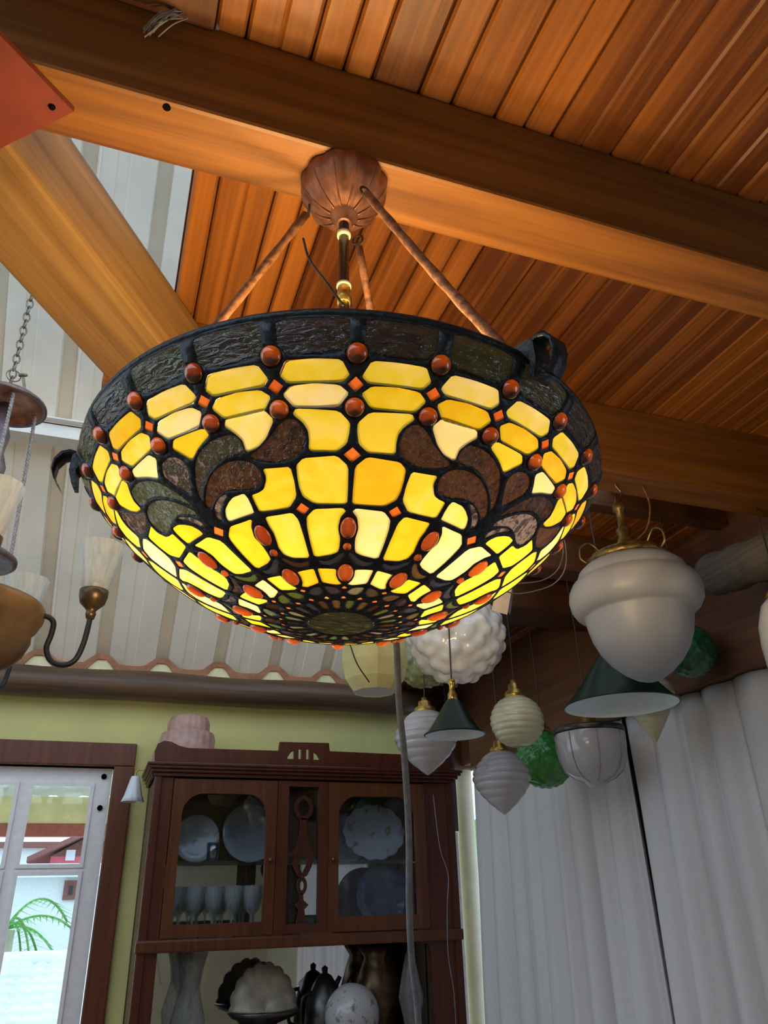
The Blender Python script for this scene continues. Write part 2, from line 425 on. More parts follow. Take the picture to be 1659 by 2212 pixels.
# sloping white sheet roof on the left
ZE, SL = 2.555, math.tan(math.radians(42))
def roofz(y): return ZE + (WY - y) * SL
roof = struct(empty('ceiling', (0, 0, 0)), 'white corrugated sheet roof sloping down to the back wall')
RX0 = -3.29  # ribs every 0.281 m, one at x = -0.352
cs = []
def sheet(x0, ribs, y0, y1):
    pts = []
    for k in range(ribs):
        b = x0 + 0.281 * k
        pts += [(b, 0), (b + 0.060, 0), (b + 0.062, 0.003), (b + 0.110, 0.003), (b + 0.112, 0), (b + 0.208, 0), (b + 0.216, 0.055), (b + 0.268, 0.055), (b + 0.276, 0)]
    pts.append((x0 + 0.281 * ribs, 0)); pts.append((x0 + 0.281 * ribs + 0.004, -0.002))
    bm = bmesh.new(); c, s = math.cos(math.radians(42)), math.sin(math.radians(42))
    rows = []
    for y in (y0, y1):
        rows.append([bm.verts.new((px, y + d * s, roofz(y) + d * c)) for px, d in pts])
    for k in range(len(pts) - 1): bm.faces.new((rows[0][k], rows[0][k + 1], rows[1][k + 1], rows[1][k]))
    ge = bmesh.ops.extrude_face_region(bm, geom=bm.faces[:])
    for v in ge['geom']:
        if isinstance(v, bmesh.types.BMVert): v.co += Vector((0, s, c)) * 0.003
    bmesh.ops.recalc_face_normals(bm, faces=bm.faces[:]); return bm
x0 = -0.352 - 0.242 - 0.281 * 11
for k in range(8):
    obj('roof_panel', sheet(x0 + 0.843 * k, 3, 0.6, 3.96), 'white_sheet', roof)
pz = roofz(3.0)
pr = bmesh.new()   # C-section purlin under the sheets
box(-3.2, 3.1, 2.985, 3.045, pz - 0.055, pz - 0.045, bm=pr); box(-3.2, 3.1, 2.985, 2.992, pz - 0.12, pz - 0.05, bm=pr)
box(-3.2, 3.1, 2.96, 3.045, pz - 0.128, pz - 0.12, bm=pr); box(-3.2, 3.1, 2.952, 2.992, pz - 0.045, pz - 0.038, bm=pr)
obj('purlin', pr, 'white_steel', roof)

# eave closure: rust-coloured strip with a bump at each rib, cream infill under each bump
def wave_strip():
    outer = [(-2.4, 2.517)]; n = 0
    top = []; xx = -2.4; bot = []
    ribs = [-0.352 + 0.281 * k for k in range(-7, 7)]
    for r in ribs:
        cx_ = r
        top += [(cx_ - 0.12, 2.546), (cx_ - 0.082, 2.550), (cx_ - 0.058, 2.570), (cx_ - 0.032, 2.592), (cx_, 2.599), (cx_ + 0.032, 2.592), (cx_ + 0.058, 2.570), (cx_ + 0.082, 2.550), (cx_ + 0.12, 2.546)]
    return ribs, top
ribs, top = wave_strip()
poly = [(top[0][0] - 0.05, 2.512), (top[-1][0] + 0.05, 2.512), (top[-1][0] + 0.05, 2.54)] + top[::-1] + [(top[0][0] - 0.05, 2.54)]
holes = [[(r - 0.064, 2.518), (r + 0.064, 2.518), (r + 0.040, 2.550), (r + 0.020, 2.569), (r - 0.020, 2.569), (r - 0.040, 2.550)] for r in ribs]
tr = struct(obj('trim_1', plate(poly, holes, 3.86, 3.885), 'rust_trim'), 'rust brown wavy closure strip under the sheet roof')
for h in holes: obj('infill', plate(h, [], 3.872, 3.884), 'cream_foam', tr)

# door frame and glazed door in the back wall
fr = bmesh.new()
for a in ((-1.42, 0.14, 2.078, 2.182), (-1.42, -1.30, 0.0, 2.078), (0.05, 0.14, 0.0, 2.078)):
    box(a[0], a[1], 3.875, 3.99, a[2], a[3], 0.006, fr)
struct(obj('trim_2', fr, 'frame_wood'), 'red brown wooden frame around the glazed door')
door = struct(empty('door_1', (0, 0, 0)), 'off-white glazed door with small panes and two dark studs', None)
PX = [(-0.288, -0.037), (-0.605, -0.354)]; PZ = [(1.667, 1.998), (0.93, 1.63)]
leaf = plate(rect(-0.675, 0.046, 0.01, 2.074), [rect(a, b, c, d) for a, b in PX for c, d in PZ], 3.935, 3.975)
obj('door_leaf', leaf, 'white_paint', door)
for a, b in PX:
    for c, d in PZ:
        bm = plate(rect(a - 0.012, b + 0.012, c - 0.012, d + 0.012), [rect(a + 0.004, b - 0.004, c + 0.004, d - 0.004)], 3.928, 3.936)
        obj('pane_bead', bm, 'white_paint', door)
        obj('pane', box(a, b, 3.953, 3.957, c, d), 'pane_glass', door)
leaf2 = plate(rect(-1.295, -0.68, 0.01, 2.074), [rect(-1.23, -1.0, c, d) for c, d in PZ] + [rect(-0.97, -0.745, c, d) for c, d in PZ], 3.935, 3.975)
obj('door_leaf', leaf2, 'white_paint', door)
for z in (2.038, 1.902):
    obj('stud', lathe([(0, 0.0), (0.008, 0.001), (0.012, 0.006), (0.012, 0.012)], 14), 'bolt_black', door, (0.011, 3.936, z), True, (PI / 2, 0, 0))

# timbers
def timber(name, label, x0, x1, y0, y1, z0, z1, mat='beam_wood', bev=0.006):
    bm = box(x0, x1, y0, y1, z0, z1, bev)
    return tag(obj(name, bm, mat), label, 'beam')
timber('ceiling_beam', 'thick dark brown ceiling beam that carries the stained glass lamp', -1.2, 3.0, 0.692, 0.790, 2.43, 2.612)
timber('ceiling_beam', 'second ceiling beam, passing behind the stained glass bowl', -0.10, 3.0, 1.325, 1.42, 2.41, 2.612)
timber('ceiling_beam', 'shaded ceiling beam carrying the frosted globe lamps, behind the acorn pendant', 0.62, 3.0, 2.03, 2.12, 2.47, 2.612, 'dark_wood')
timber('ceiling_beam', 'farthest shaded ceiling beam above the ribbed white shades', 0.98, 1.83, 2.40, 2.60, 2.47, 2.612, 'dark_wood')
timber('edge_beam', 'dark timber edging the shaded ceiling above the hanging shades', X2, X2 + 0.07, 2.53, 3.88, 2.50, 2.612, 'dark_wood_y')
timber('curtain_beam', 'reddish brown wooden beam running above the grey curtains', 1.66, 1.80, 0.72, 3.46, 2.052, 2.19, 'dark_wood_y')
timber('filler_batten', 'dark batten with cobwebs, added and widened to block sky at the left end of the planks', -0.40, 0.0135, -1.4, 0.6915, 2.60, 2.72, 'dark_wood_y')  # dark filler added above the beam, made wide to block bright sky
# horizontal diagonal brace
L = 0.53
br = obj('diagonal_brace', box(-0.22, L, -0.078, 0.078, 0.0, 0.15, 0.008), 'brace_wood')
a = math.atan2(0.365, 0.233)
br.rotation_euler = (0, 0, a); br.location = (-0.247, 0.945, 2.43)
tag(br, 'tan diagonal timber brace crossing the upper left corner', 'beam')
# red steel plate under the joint
pl = thing('gusset_plate', 'red painted steel plate bolted under the beam joint', 'plate', (0, 0, 2.42))
bm = bmesh.new(); q = [(-0.42, 0.62), (-0.270, 0.620), (-0.146, 0.738), (-0.242, 0.828), (-0.42, 0.90)]
hole = circle2(-0.178, 0.738, 0.0045, 12)
bm = plate(q, [], 0.0, 0.008)
for v in bm.verts: v.co = Vector((v.co.x, v.co.z, v.co.y))
bmesh.ops.recalc_face_normals(bm, faces=bm.faces[:])
obj('plate_sheet', bm, 'red_plate', pl)
for bx, by in ((-0.172, 0.739), (-0.30, 0.70)):
    obj('bolt_head', lathe([(0, -0.0035), (0.0035, -0.003), (0.0045, 0.0), (0.0045, 0.004)], 12), 'bolt_black', pl, (bx, by, 0), True)
p = at_z(360, 232, 2.43)
tag(obj('bolt_hole_dark', lathe([(0, -0.001), (0.005, -0.001), (0.006, 0.001), (0.006, 0.006)], 16), 'bolt_black', None, (p.x, p.y, 2.43), True), 'flat black disc painting the dark of a bolt recess in the lit underside of the beam', 'bolt')  # disc colour stands for the darkness inside the bolt hole

# round log on top of the back wall and the grey log on the right
def log(name, label, p0, p1, r0, r1, mat):
    P0, P1 = Vector(p0), Vector(p1); n = 24; path = [P0.lerp(P1, k / n) + Vector((0, 0, 0.004 * math.sin(k * 1.3))) for k in range(n + 1)]
    return tag(obj(name, tube(path, lambda t: r0 + (r1 - r0) * t + 0.002 * math.sin(t * 40), 20), mat, None, (0, 0, 0), True), label, 'log')
log('wall_log', 'round brown log lying along the top of the yellow wall', (-2.6, 3.820, 2.436), (1.62, 3.820, 2.441), 0.069, 0.069, 'log_wood')
g0 = at_depth(1540, 1245, 2.25); g1 = at_depth(1900, 1110, 1.75)
log('rafter_log', 'grey weathered log jutting in at the right edge', g0, g1, 0.062, 0.062, 'grey_log_wood')

# gap by the corner: jambs and a round post
struct(obj('trim_3', box(1.656, 1.684, 3.69, 3.71, 1.79, 2.60), 'jamb_dark'), 'dark jamb beside the cabinet')
struct(obj('trim_4', box(1.657, 1.677, 3.69, 3.71, 0, 1.785), 'jamb_white'), 'pale jamb strip beside the cabinet')
tag(obj('round_post', tube([(1.862, 3.99, -0.5 + 0.25 * k) for k in range(12)], 0.050, 24), 'post_paint', None, (0, 0, 0), True), 'round cream painted post in the gap beside the curtain', 'post')

# curtains
def curtain(label, y0, y1, zt, seed, lean=0.0):
    rg = random.Random(seed); n = 150; rows = 30; bm = bmesh.new(); grid = []
    ph = []; acc = 0
    for i in range(n + 1): acc += rg.uniform(0.2, 1.8); ph.append(acc)
    k = 2 * PI * (y1 - y0) / 0.135 / acc
    amp = [rg.uniform(0.1, 1.9) for _ in range(n + 1)]
    for _ in range(6): amp = [(amp[max(0, i - 1)] + amp[i] + amp[min(n, i + 1)]) / 3 for i in range(n + 1)]
    for j in range(rows + 1):
        t = j / rows; z = zt * (1 - t) + 0.02 * t; row = []
        for i in range(n + 1):
            y = y0 + (y1 - y0) * i / n
            am = (0.014 + 0.020 * min(1, t * 2.2)) * amp[i]
            xx = 1.70 + am * math.sin(ph[i] * k) + 0.35 * am * math.sin(ph[i] * k * 0.47 + 1 + t)
            yy = y + 0.012 * math.cos(ph[i] * k) + lean * t * (i / n)
            row.append(bm.verts.new((xx, yy, z)))
        grid.append(row)
    for j in range(rows):
        for i in range(n): bm.faces.new((grid[j][i], grid[j][i + 1], grid[j + 1][i + 1], grid[j + 1][i]))
    o = obj('curtain', bm, 'curtain_cloth', None, (0, 0, 0), True)
    md = o.modifiers.new('thickness', 'SOLIDIFY'); md.thickness = 0.0015
    return tag(o, label, 'curtain', 'grey curtains along the right wall')
curtain('pleated grey curtain panel ending at the bright gap beside the cabinet', 2.291, 3.50, 2.05, 3, 0.07)
curtain('nearest pleated grey curtain panel at the right edge', 0.78, 2.284, 2.05, 8, 0.0)

# ================================================================ STAINED GLASS LAMP
LX, LY, LZ = 0.222, 0.7471, 1.9138
RM, DEP, PB = 0.29, 0.1536, 2.2747
lamp = thing('stained_glass_lamp', 'large lit stained glass bowl lamp of amber panels with dark petal motifs', 'ceiling lamp', (LX, LY, LZ))
# bowl profile, arc length measured from the rim down to the centre
PROF = [(0.2845, 0.0136), (0.2862, 0.0102), (0.2882, 0.0055), (0.2897, 0.0008)]
for k in range(1, 121):
    r = RM * (1 - k / 120.0); PROF.append((r, -DEP * max(0.0, 1 - (r / RM) ** PB) ** (1 / 1.0369)))
ARC = [0.0]
for a_, b_ in zip(PROF, PROF[1:]): ARC.append(ARC[-1] + math.hypot(b_[0] - a_[0], b_[1] - a_[1]))
def v_of_r(r):
    for i in range(4, len(PROF)):
        if PROF[i][0] <= r:
            a_, b_ = PROF[i - 1], PROF[i]; t = (a_[0] - r) / max(1e-9, a_[0] - b_[0])
            return ARC[i - 1] + (ARC[i] - ARC[i - 1]) * t
    return ARC[-1]
def rz_of_v(v):
    v = min(max(v, 0.0), ARC[-1])
    lo, hi = 0, len(ARC) - 1
    while hi - lo > 1:
        m = (lo + hi) // 2
        if ARC[m] <= v: lo = m
        else: hi = m
    t = (v - ARC[lo]) / max(1e-9, ARC[hi] - ARC[lo])
    return PROF[lo][0] + (PROF[hi][0] - PROF[lo][0]) * t, PROF[lo][1] + (PROF[hi][1] - PROF[lo][1]) * t
TH0 = -104.2
def spos(th, v, off=0.0):
    """bowl-space point: th degrees from the front seam, v arc length, off outwards"""
    r, z = rz_of_v(v); r1, z1 = rz_of_v(v - 0.004); r2, z2 = rz_of_v(v + 0.004)
    tr_, tz_ = r2 - r1, z2 - z1; l = math.hypot(tr_, tz_) or 1
    nr, nz = -tz_ / l, tr_ / l          # outward / downward normal
    r += nr * off; z += nz * off; a_ = math.radians(th + TH0)
    return Vector((r * math.cos(a_), r * math.sin(a_), z))
def snormal(th, v): return (spos(th, v, 0.01) - spos(th, v, 0)).normalized()
US = 0.0035   # metres of u per degree
def chaikin(P, q=0.18, n=1):
    for _ in range(n):
        o = []
        for a_, b_ in zip(P, P[1:] + P[:1]):
            o.append((a_[0] * (1 - q) + b_[0] * q, a_[1] * (1 - q) + b_[1] * q)); o.append((a_[0] * q + b_[0] * (1 - q), a_[1] * q + b_[1] * (1 - q)))
        P = o
    return P
def fine(P, step=0.005):
    o = []
    for a_, b_ in zip(P, P[1:] + P[:1]):
        n = max(1, int(math.hypot(a_[0] - b_[0], a_[1] - b_[1]) / step))
        o += [(a_[0] + (b_[0] - a_[0]) * k / n, a_[1] + (b_[1] - a_[1]) * k / n) for k in range(n)]
    return o
def grow(P, d):
    """offset a closed outline outwards by d"""
    ar = sum(a_[0] * b_[1] - b_[0] * a_[1] for a_, b_ in zip(P, P[1:] + P[:1])); sg = 1 if ar > 0 else -1; o = []
    for i, p in enumerate(P):
        a_, b_ = P[i - 1], P[(i + 1) % len(P)]; e1 = Vector((p[0] - a_[0], p[1] - a_[1])).normalized(); e2 = Vector((b_[0] - p[0], b_[1] - p[1])).normalized()
        n = Vector((e1.y + e2.y, -e1.x - e2.x)); n = n.normalized() * (d * sg) if n.length > 1e-6 else Vector((0, 0))
        o.append((p[0] + n.x, p[1] + n.y))
    return o
def UV(P): return [(t * US, v_of_r(r)) for t, r in P]
def sh(P, d): return [(t + d, r) for t, r in P]
def mir(P): return [(-t, r) for t, r in P]
G = {
 'H1': [(1.2, .2620), (2.75, .2707), (7.2, .2712), (11.9, .2712), (12.6, .2707), (13.9, .2640), (12.6, .2590), (7.5, .2586), (2.4, .2586)],
 'H2': [(1.3, .2522), (3.1, .2566), (7.5, .2576), (12.1, .2570), (13.8, .2525), (12.0, .2448), (7.7, .2440), (3.3, .2440)],
 'A1': [(3.17, .2412), (7.36, .2422), (11.62, .2434), (12.3, .2405), (10.33, .2346), (9.5, .2296), (9.45, .2232), (9.75, .2179), (9.36, .2159), (6.55, .2156), (3.69, .2152), (1.46, .2208), (1.01, .228), (.9, .2342)],
 'P1': [(12.9, .2376), (14.19, .237), (16.0, .2332), (18.48, .226), (20.93, .221), (23.9, .2173), (23.7, .2155), (20.94, .2115), (17.3, .2097), (14.24, .2112), (11.93, .2149), (10.65, .2204), (10.33, .2251), (10.86, .2319), (11.66, .2355)],
 'A2': [(18.09, .2445), (22.26, .2440), (26.58, .2438), (27.3, .2397), (25.64, .2346), (24.3, .2287), (24.4, .2205), (21.41, .2225), (18.98, .2280), (16.6, .2383)],
 'A3': [(32.3, .2423), (36.29, .2424), (40.6, .2427), (42.0, .238), (40.08, .2315), (38.71, .2262), (35.87, .2316), (31.6, .2374)],
 'P2': [(25.91, .2333), (28.26, .2341), (31.15, .2334), (34.49, .2303), (37.36, .2255), (39.3, .2187), (41.5, .209), (42.9, .1993), (42.7, .1972), (40.4, .2048), (36.62, .2129), (32.82, .2187), (29.65, .2208), (25.37, .2197), (24.9, .2267)],
 'P3': [(24.32, .2129), (26.85, .216), (29.91, .2166), (33.98, .2139), (37.47, .208), (40.93, .1984), (42.5, .1922), (42.2, .188), (38.35, .1944), (35.23, .1972), (31.82, .1967), (27.62, .1934), (24.27, .1947), (22.93, .2), (22.77, .2072)],
 'P4': [(34.0, .1948), (36.29, .1944), (38.94, .1910), (40.92, .1863), (41.93, .1807), (41.03, .1755), (39.5, .1835), (36.9, .1901)],
 'A4': [(3.61, .2119), (7.35, .2112), (11.34, .2108), (13.2, .2064), (13.5, .1974), (13.5, .189), (13.0, .1821), (10.0, .1755), (5.2, .1749), (.85, .1750), (.85, .19), (.95, .2047)],
 'A5': [(15.0, .2055), (18.29, .2058), (21.7, .2066), (21.5, .2016), (21.7, .1985), (23.2, .1915), (25.02, .1896), (27.3, .1889), (27.3, .1815), (27.2, .1745), (22.51, .1738), (17.91, .1741), (15.0, .1828), (14.7, .1948)],
 'A6': [(29.34, .1915), (32.81, .1908), (35.0, .1880), (37.4, .1834), (38.6, .1781), (38.9, .1738), (33.92, .1741), (29.1, .1748), (28.85, .1816), (28.88, .1875)],
 'A7': [(2.03, .1712), (6.11, .1707), (10.37, .1706), (13.1, .1642), (13.7, .1552), (13.9, .1396), (13.9, .1225), (6.8, .1249), (3.8, .1280), (3.2, .133), (2.9, .1426), (3.6, .1531), (2.8, .1632), (1.1, .1690)],
 'A8': [(17.35, .1690), (21.63, .1686), (26.3, .1688), (26.3, .1600), (25.9, .1530), (26.4, .1440), (27.0, .1380), (26.5, .1300), (23.5, .1245), (16.1, .1222), (15.9, .1437), (16.1, .1623)],
 'A9': [(30.9, .1698), (34.6, .1690), (39.6, .1690), (43.2, .1606), (43.6, .1412), (43.6, .1225), (36.5, .1248), (33.4, .1285), (32.9, .1349), (32.9, .1440), (33.8, .1538), (32.6, .1640)],
 'C1': [(1.0, .1270), (2.6, .1258), (5.6, .1196), (9.3, .1168), (13.0, .1190), (11.8, .1133), (8.0, .1111), (4.2, .1146), (1.3, .1225)],
 'I1': [(4.9, .1067), (9.3, .1077), (14.0, .1085), (13.9, .0893), (9.0, .0862), (5.0, .0846), (2.0, .0862), (4.2, .0915), (5.2, .0988)],
 'L1': [(1.6, .0735), (6.6, .0815), (13.6, .0838), (13.8, .0757), (10.6, .0682), (5.0, .0690)],
 'K1': [(3.0, .0555), (5.0, .0590), (10.0, .0590), (12.0, .0555), (11.6, .0440), (9.3, .0405), (5.7, .0405), (3.4, .0440)],
}
def diamond(t, r, dt, dr): return [(t, r + dr), (t + dt, r), (t, r - dr), (t - dt, r)]
RIMP = [(1.4, None), (13.6, None)]
bowl = None
pieces = []     # (name, material, polygon in (theta, r) or uv, thetas, kind)
def ring24(): return [15.0 * k for k in range(24)]
polys_uv = []   # every opening as uv polygon in theta range about [-20, 65]
def add(P, thetas, name, mat, smooth_n=1, q=0.18, uv=False, both=True):
    """register a polygon and all its turned copies; mirrored twin when both"""
    base = P if uv else UV(P)
    for s_ in ((1, -1) if both else (1,)):
        Q = [(u * s_, v) for u, v in base]
        if smooth_n: Q = chaikin(Q, q, smooth_n)
        if name in ('amber_panel', 'petal_glass', 'rim_glass', 'crescent_glass'): Q = grow(Q, 0.0006)
        Q = fine(Q)
        pieces.append((name, mat, Q, thetas))
four = [0, 90, 180, 270]; twelve = [30.0 * k for k in range(12)]
# rim glass: vertical band pieces with rounded lower corners
vt = 0.0075; vb = v_of_r(0.2738); vc = v_of_r(0.2800)
rim = [(1.5 * US, vt), (13.5 * US, vt), (13.6 * US, vc), (12.2 * US, vb - 0.002), (7.5 * US, vb), (2.8 * US, vb - 0.002), (1.4 * US, vc)]
add(rim, ring24(), 'rim_glass', 'rim_glass', 1, 0.15, uv=True, both=False)
add(G['H1'], ring24(), 'amber_panel', 'amber_glass', 1, 0.12, both=False)
add(G['H2'], ring24(), 'amber_panel', 'amber_glass', 1, 0.12, both=False)
for k in ('A1', 'A2', 'A3', 'A4', 'A5', 'A6', 'A7', 'A8', 'A9'): add(G[k], four, 'amber_panel', 'amber_glass', 1, 0.14)
for k in ('P1', 'P2', 'P3', 'P4'): add(G[k], four, 'petal_glass', 'petal_glass', 1, 0.25)
P5 = [(45, .2040), (43.1, .212), (41.4, .22), (40.9, .225), (41.9, .2310), (43.8, .2338), (46.2, .2338), (48.1, .2310), (49.1, .225), (48.6, .22), (46.9, .212)]
add(P5, four, 'petal_glass', 'petal_glass', 1, 0.25, both=False)
add(diamond(0, .2575, 1.5, .0045), ring24(), 'orange_diamond', 'orange_glass', 0, both=False)
add(diamond(0, .2130, 2.05, .0054), four, 'orange_diamond', 'orange_glass', 0, both=False)
add(diamond(13.9, .1718, 2.05, .0054), four, 'orange_diamond', 'orange_glass', 0)
add(diamond(45, .1690, 2.3, .0060), four, 'orange_diamond', 'orange_glass', 0, both=False)
add(G['C1'], twelve, 'crescent_glass', 'jewel_glass', 1, 0.2)
add(G['I1'], twelve, 'amber_panel', 'amber_glass', 1, 0.1)
add(G['L1'], twelve, 'leaf_glass', 'jewel_glass', 1, 0.2)
add(diamond(0, .0800, 2.4, .0032), twelve, 'orange_diamond', 'orange_glass', 0, both=False)
add(diamond(0, .0632, 2.9, .0034), ring24(), 'orange_diamond', 'orange_glass', 0, both=False)
add(G['K1'], ring24(), 'inner_petal_glass', 'jewel_glass', 1, 0.2, both=False)
# cabochon gems: (theta, r, half width, half height)
GEMS = [(0, .2745, .0092, .0092, ring24(), 0.0062), (0, .2440, .0088, .0088, ring24(), 0.0062),
        (0, .1536, .0076, .0124, twelve, 0.0055), (0, .1345, .0042, .0045, twelve, 0.0035), (0, .1030, .0078, .0122, twelve, 0.0055)]
gem_loops = []
for t, r, hw, hh, ths, hgt in GEMS:
    d = math.degrees(1 / r); v = v_of_r(r)
    gem_loops.append(([(math.cos(2 * PI * k / 22) * hw * 0.93 * d * US, v + math.sin(2 * PI * k / 22) * hh * 0.93) for k in range(22)], ths))
VMED = v_of_r(0.0345)
# ---- lead came: the surface minus all openings, worked out for one eighth and repeated
loops = []
for name, mat, Q, ths in pieces:
    for th in ths:
        for off in (0, -360):
            S = [(u + (th + off) * US, v) for u, v in Q]
            if max(p[0] for p in S) > -1 * US and min(p[0] for p in S) < 46 * US: loops.append(S)
for Q, ths in gem_loops:
    for th in ths:
        S = [(u + th * US, v) for u, v in Q]
        if max(p[0] for p in S) > -1 * US and min(p[0] for p in S) < 46 * US: loops.append(S)
dom = fine([(0, 0), (45 * US, 0), (45 * US, VMED), (0, VMED)], 0.006)
ext = [((k * 45 / 30.0) * US, VMED * j / 44.0) for k in range(1, 30) for j in range(1, 44)]
ext = [e for e in ext if not any(inside(e, l) for l in loops)]
V2, F2 = cdt([dom] + loops, ext)
bbs = [(min(p[0] for p in l), max(p[0] for p in l), min(p[1] for p in l), max(p[1] for p in l), l) for l in loops]
tris = []
for f in F2:
    c = sum((V2[i] for i in f), Vector((0, 0))) / len(f)
    if not (0 < c.x < 45 * US and 0 < c.y < VMED): continue
    if any(b[0] <= c.x <= b[1] and b[2] <= c.y <= b[3] and inside(c, b[4]) for b in bbs): continue
    tris.append(f)
bm = bmesh.new()
for k in range(8):
    vm = {}
    for f in tris:
        fv = []
        for i in f:
            if i not in vm:
                th = V2[i].x / US; th = 90 * (k // 2) + (th if k % 2 == 0 else -th)
                vm[i] = bm.verts.new(spos(th, V2[i].y, 0.0012))
            fv.append(vm[i])
        try: bm.faces.new(fv)
        except ValueError: pass
bmesh.ops.remove_doubles(bm, verts=bm.verts[:], dist=0.0002)
bmesh.ops.recalc_face_normals(bm, faces=bm.faces[:])
bowl = obj('bowl', bm, 'lead', lamp, smooth=True)
bowl['label'] = 'black lead came network holding the glass'
md = bowl.modifiers.new('thickness', 'SOLIDIFY'); md.thickness = 0.0034; md.offset = -1
if (bowl.data.polygons[0].normal.dot(bowl.data.polygons[0].center) < 0): md.offset = 1
zax = Vector((0.028, 0.0278, 1)).normalized()
bowl.rotation_mode = 'QUATERNION'; bowl.rotation_quaternion = Vector((0, 0, 1)).rotation_difference(zax)
# rolled rim bead
obj('rim_bead', tube([spos(3 * k, 0.0) + Vector((0, 0, 0.001)) for k in range(120)], 0.0042, 8, closed=True), 'lead', bowl, smooth=True)

def glass_mesh(name, Q, mat, off=0.0004, thick=0.0026, dome=0.0):
    us = [p[0] for p in Q]; vs = [p[1] for p in Q]
    ex = []; u = min(us) + 0.005
    while u < max(us):
        v = min(vs) + 0.005
        while v < max(vs):
            if inside((u, v), Q) and all((u - a_[0]) ** 2 + (v - a_[1]) ** 2 > 0.0022 ** 2 for a_ in Q): ex.append((u, v))
            v += 0.006
        u += 0.006
    V, F = cdt([Q], ex); bm = bmesh.new(); vm = {}; cnt = {}
    for f in F:
        c = sum((V[i] for i in f), Vector((0, 0))) / len(f)
        if not inside(c, Q): continue
        for i in f:
            if i not in vm: vm[i] = bm.verts.new(spos(V[i].x / US, V[i].y, off))
        try: bm.faces.new([vm[i] for i in f])
        except ValueError: continue
        for a_, b_ in zip(f, f[1:] + f[:1]): cnt.setdefault((min(a_, b_), max(a_, b_)), []).append((a_, b_))
    low = {}
    for k, l in cnt.items():
        if len(l) == 1:
            for i in k:
                if i not in low: low[i] = bm.verts.new(spos(V[i].x / US, V[i].y, off - thick))
            a_, b_ = l[0]; bm.faces.new((vm[b_], vm[a_], low[a_], low[b_]))
    bmesh.ops.recalc_face_normals(bm, faces=bm.faces[:])
    f0 = bm.faces[:][0]
    o = obj(name, bm, mat, bowl)
    return o
for name, mat, Q, ths in pieces:
    src = None
    for th in ths:
        if src is None: src = glass_mesh(name, Q, mat); o = src
        else: o = link_copy(src, bowl)
        o.rotation_euler = (0, 0, math.radians(th))
def gem_mesh(name, t, r, hw, hh, hgt):
    v = v_of_r(r); c = spos(t, v, 0.0008); n = snormal(t, v)
    up_ = (spos(t, v - 0.003) - spos(t, v + 0.003)).normalized(); sd = up_.cross(n).normalized()
    bm = bmesh.new(); rings = []; m = 20
    for q, (k, hgt_) in enumerate(((1.0, -0.002), (1.0, 0.0), (0.93, 0.34), (0.78, 0.64), (0.55, 0.86), (0.28, 0.97))):
        hz = hgt_ if q == 0 else hgt * hgt_
        rings.append([bm.verts.new(c + sd * (hw * k * math.cos(2 * PI * i / m)) + up_ * (hh * k * math.sin(2 * PI * i / m)) + n * hz) for i in range(m)])
    for A, B in zip(rings, rings[1:]):
        for i in range(m): bm.faces.new((A[i], A[(i + 1) % m], B[(i + 1) % m], B[i]))
    tip = bm.verts.new(c + n * hgt)
    for i in range(m): bm.faces.new((rings[-1][i], rings[-1][(i + 1) % m], tip))
    bmesh.ops.recalc_face_normals(bm, faces=bm.faces[:])
    return obj(name, bm, 'gem_glass', bowl, smooth=True)
for t, r, hw, hh, ths, hgt in GEMS:
    src = None; nm = 'round_gem' if hw == hh else ('oval_gem' if hh > 0.006 else 'small_gem')
    for th in ths:
        if src is None: src = gem_mesh(nm, t, r, hw, hh, hgt); o = src
        else: o = link_copy(src, bowl)
        o.rotation_euler = (0, 0, math.radians(th))
# centre medallion
bm = bmesh.new(); c0 = bm.verts.new(spos(0, ARC[-1], 0.0016)); prev = None
for j in range(1, 9):
    rr = 0.0345 * j / 8; ring = [bm.verts.new(spos(15 * k, v_of_r(rr), 0.0006)) for k in range(24)]
    for k in range(24):
        q = (k + 1) % 24
        if prev is None: bm.faces.new((c0, ring[k], ring[q]))
        else: bm.faces.new((prev[k], ring[k], ring[q], prev[q]))
    prev = ring
glow_glass('medallion_glass', [(0.3, (0.006, 0.007, 0.004)), (0.55, (0.020, 0.024, 0.010)), (0.75, (0.085, 0.075, 0.045))], transl=0.08, rough=0.08, streak=(60, 160, 60), bmp=1.0, bscale=(60, 170, 60), wavy=1.8, jit=0.0, spec=0.9, bdist=0.005)
obj('centre_medallion', bm, 'medallion_glass', bowl, smooth=True)

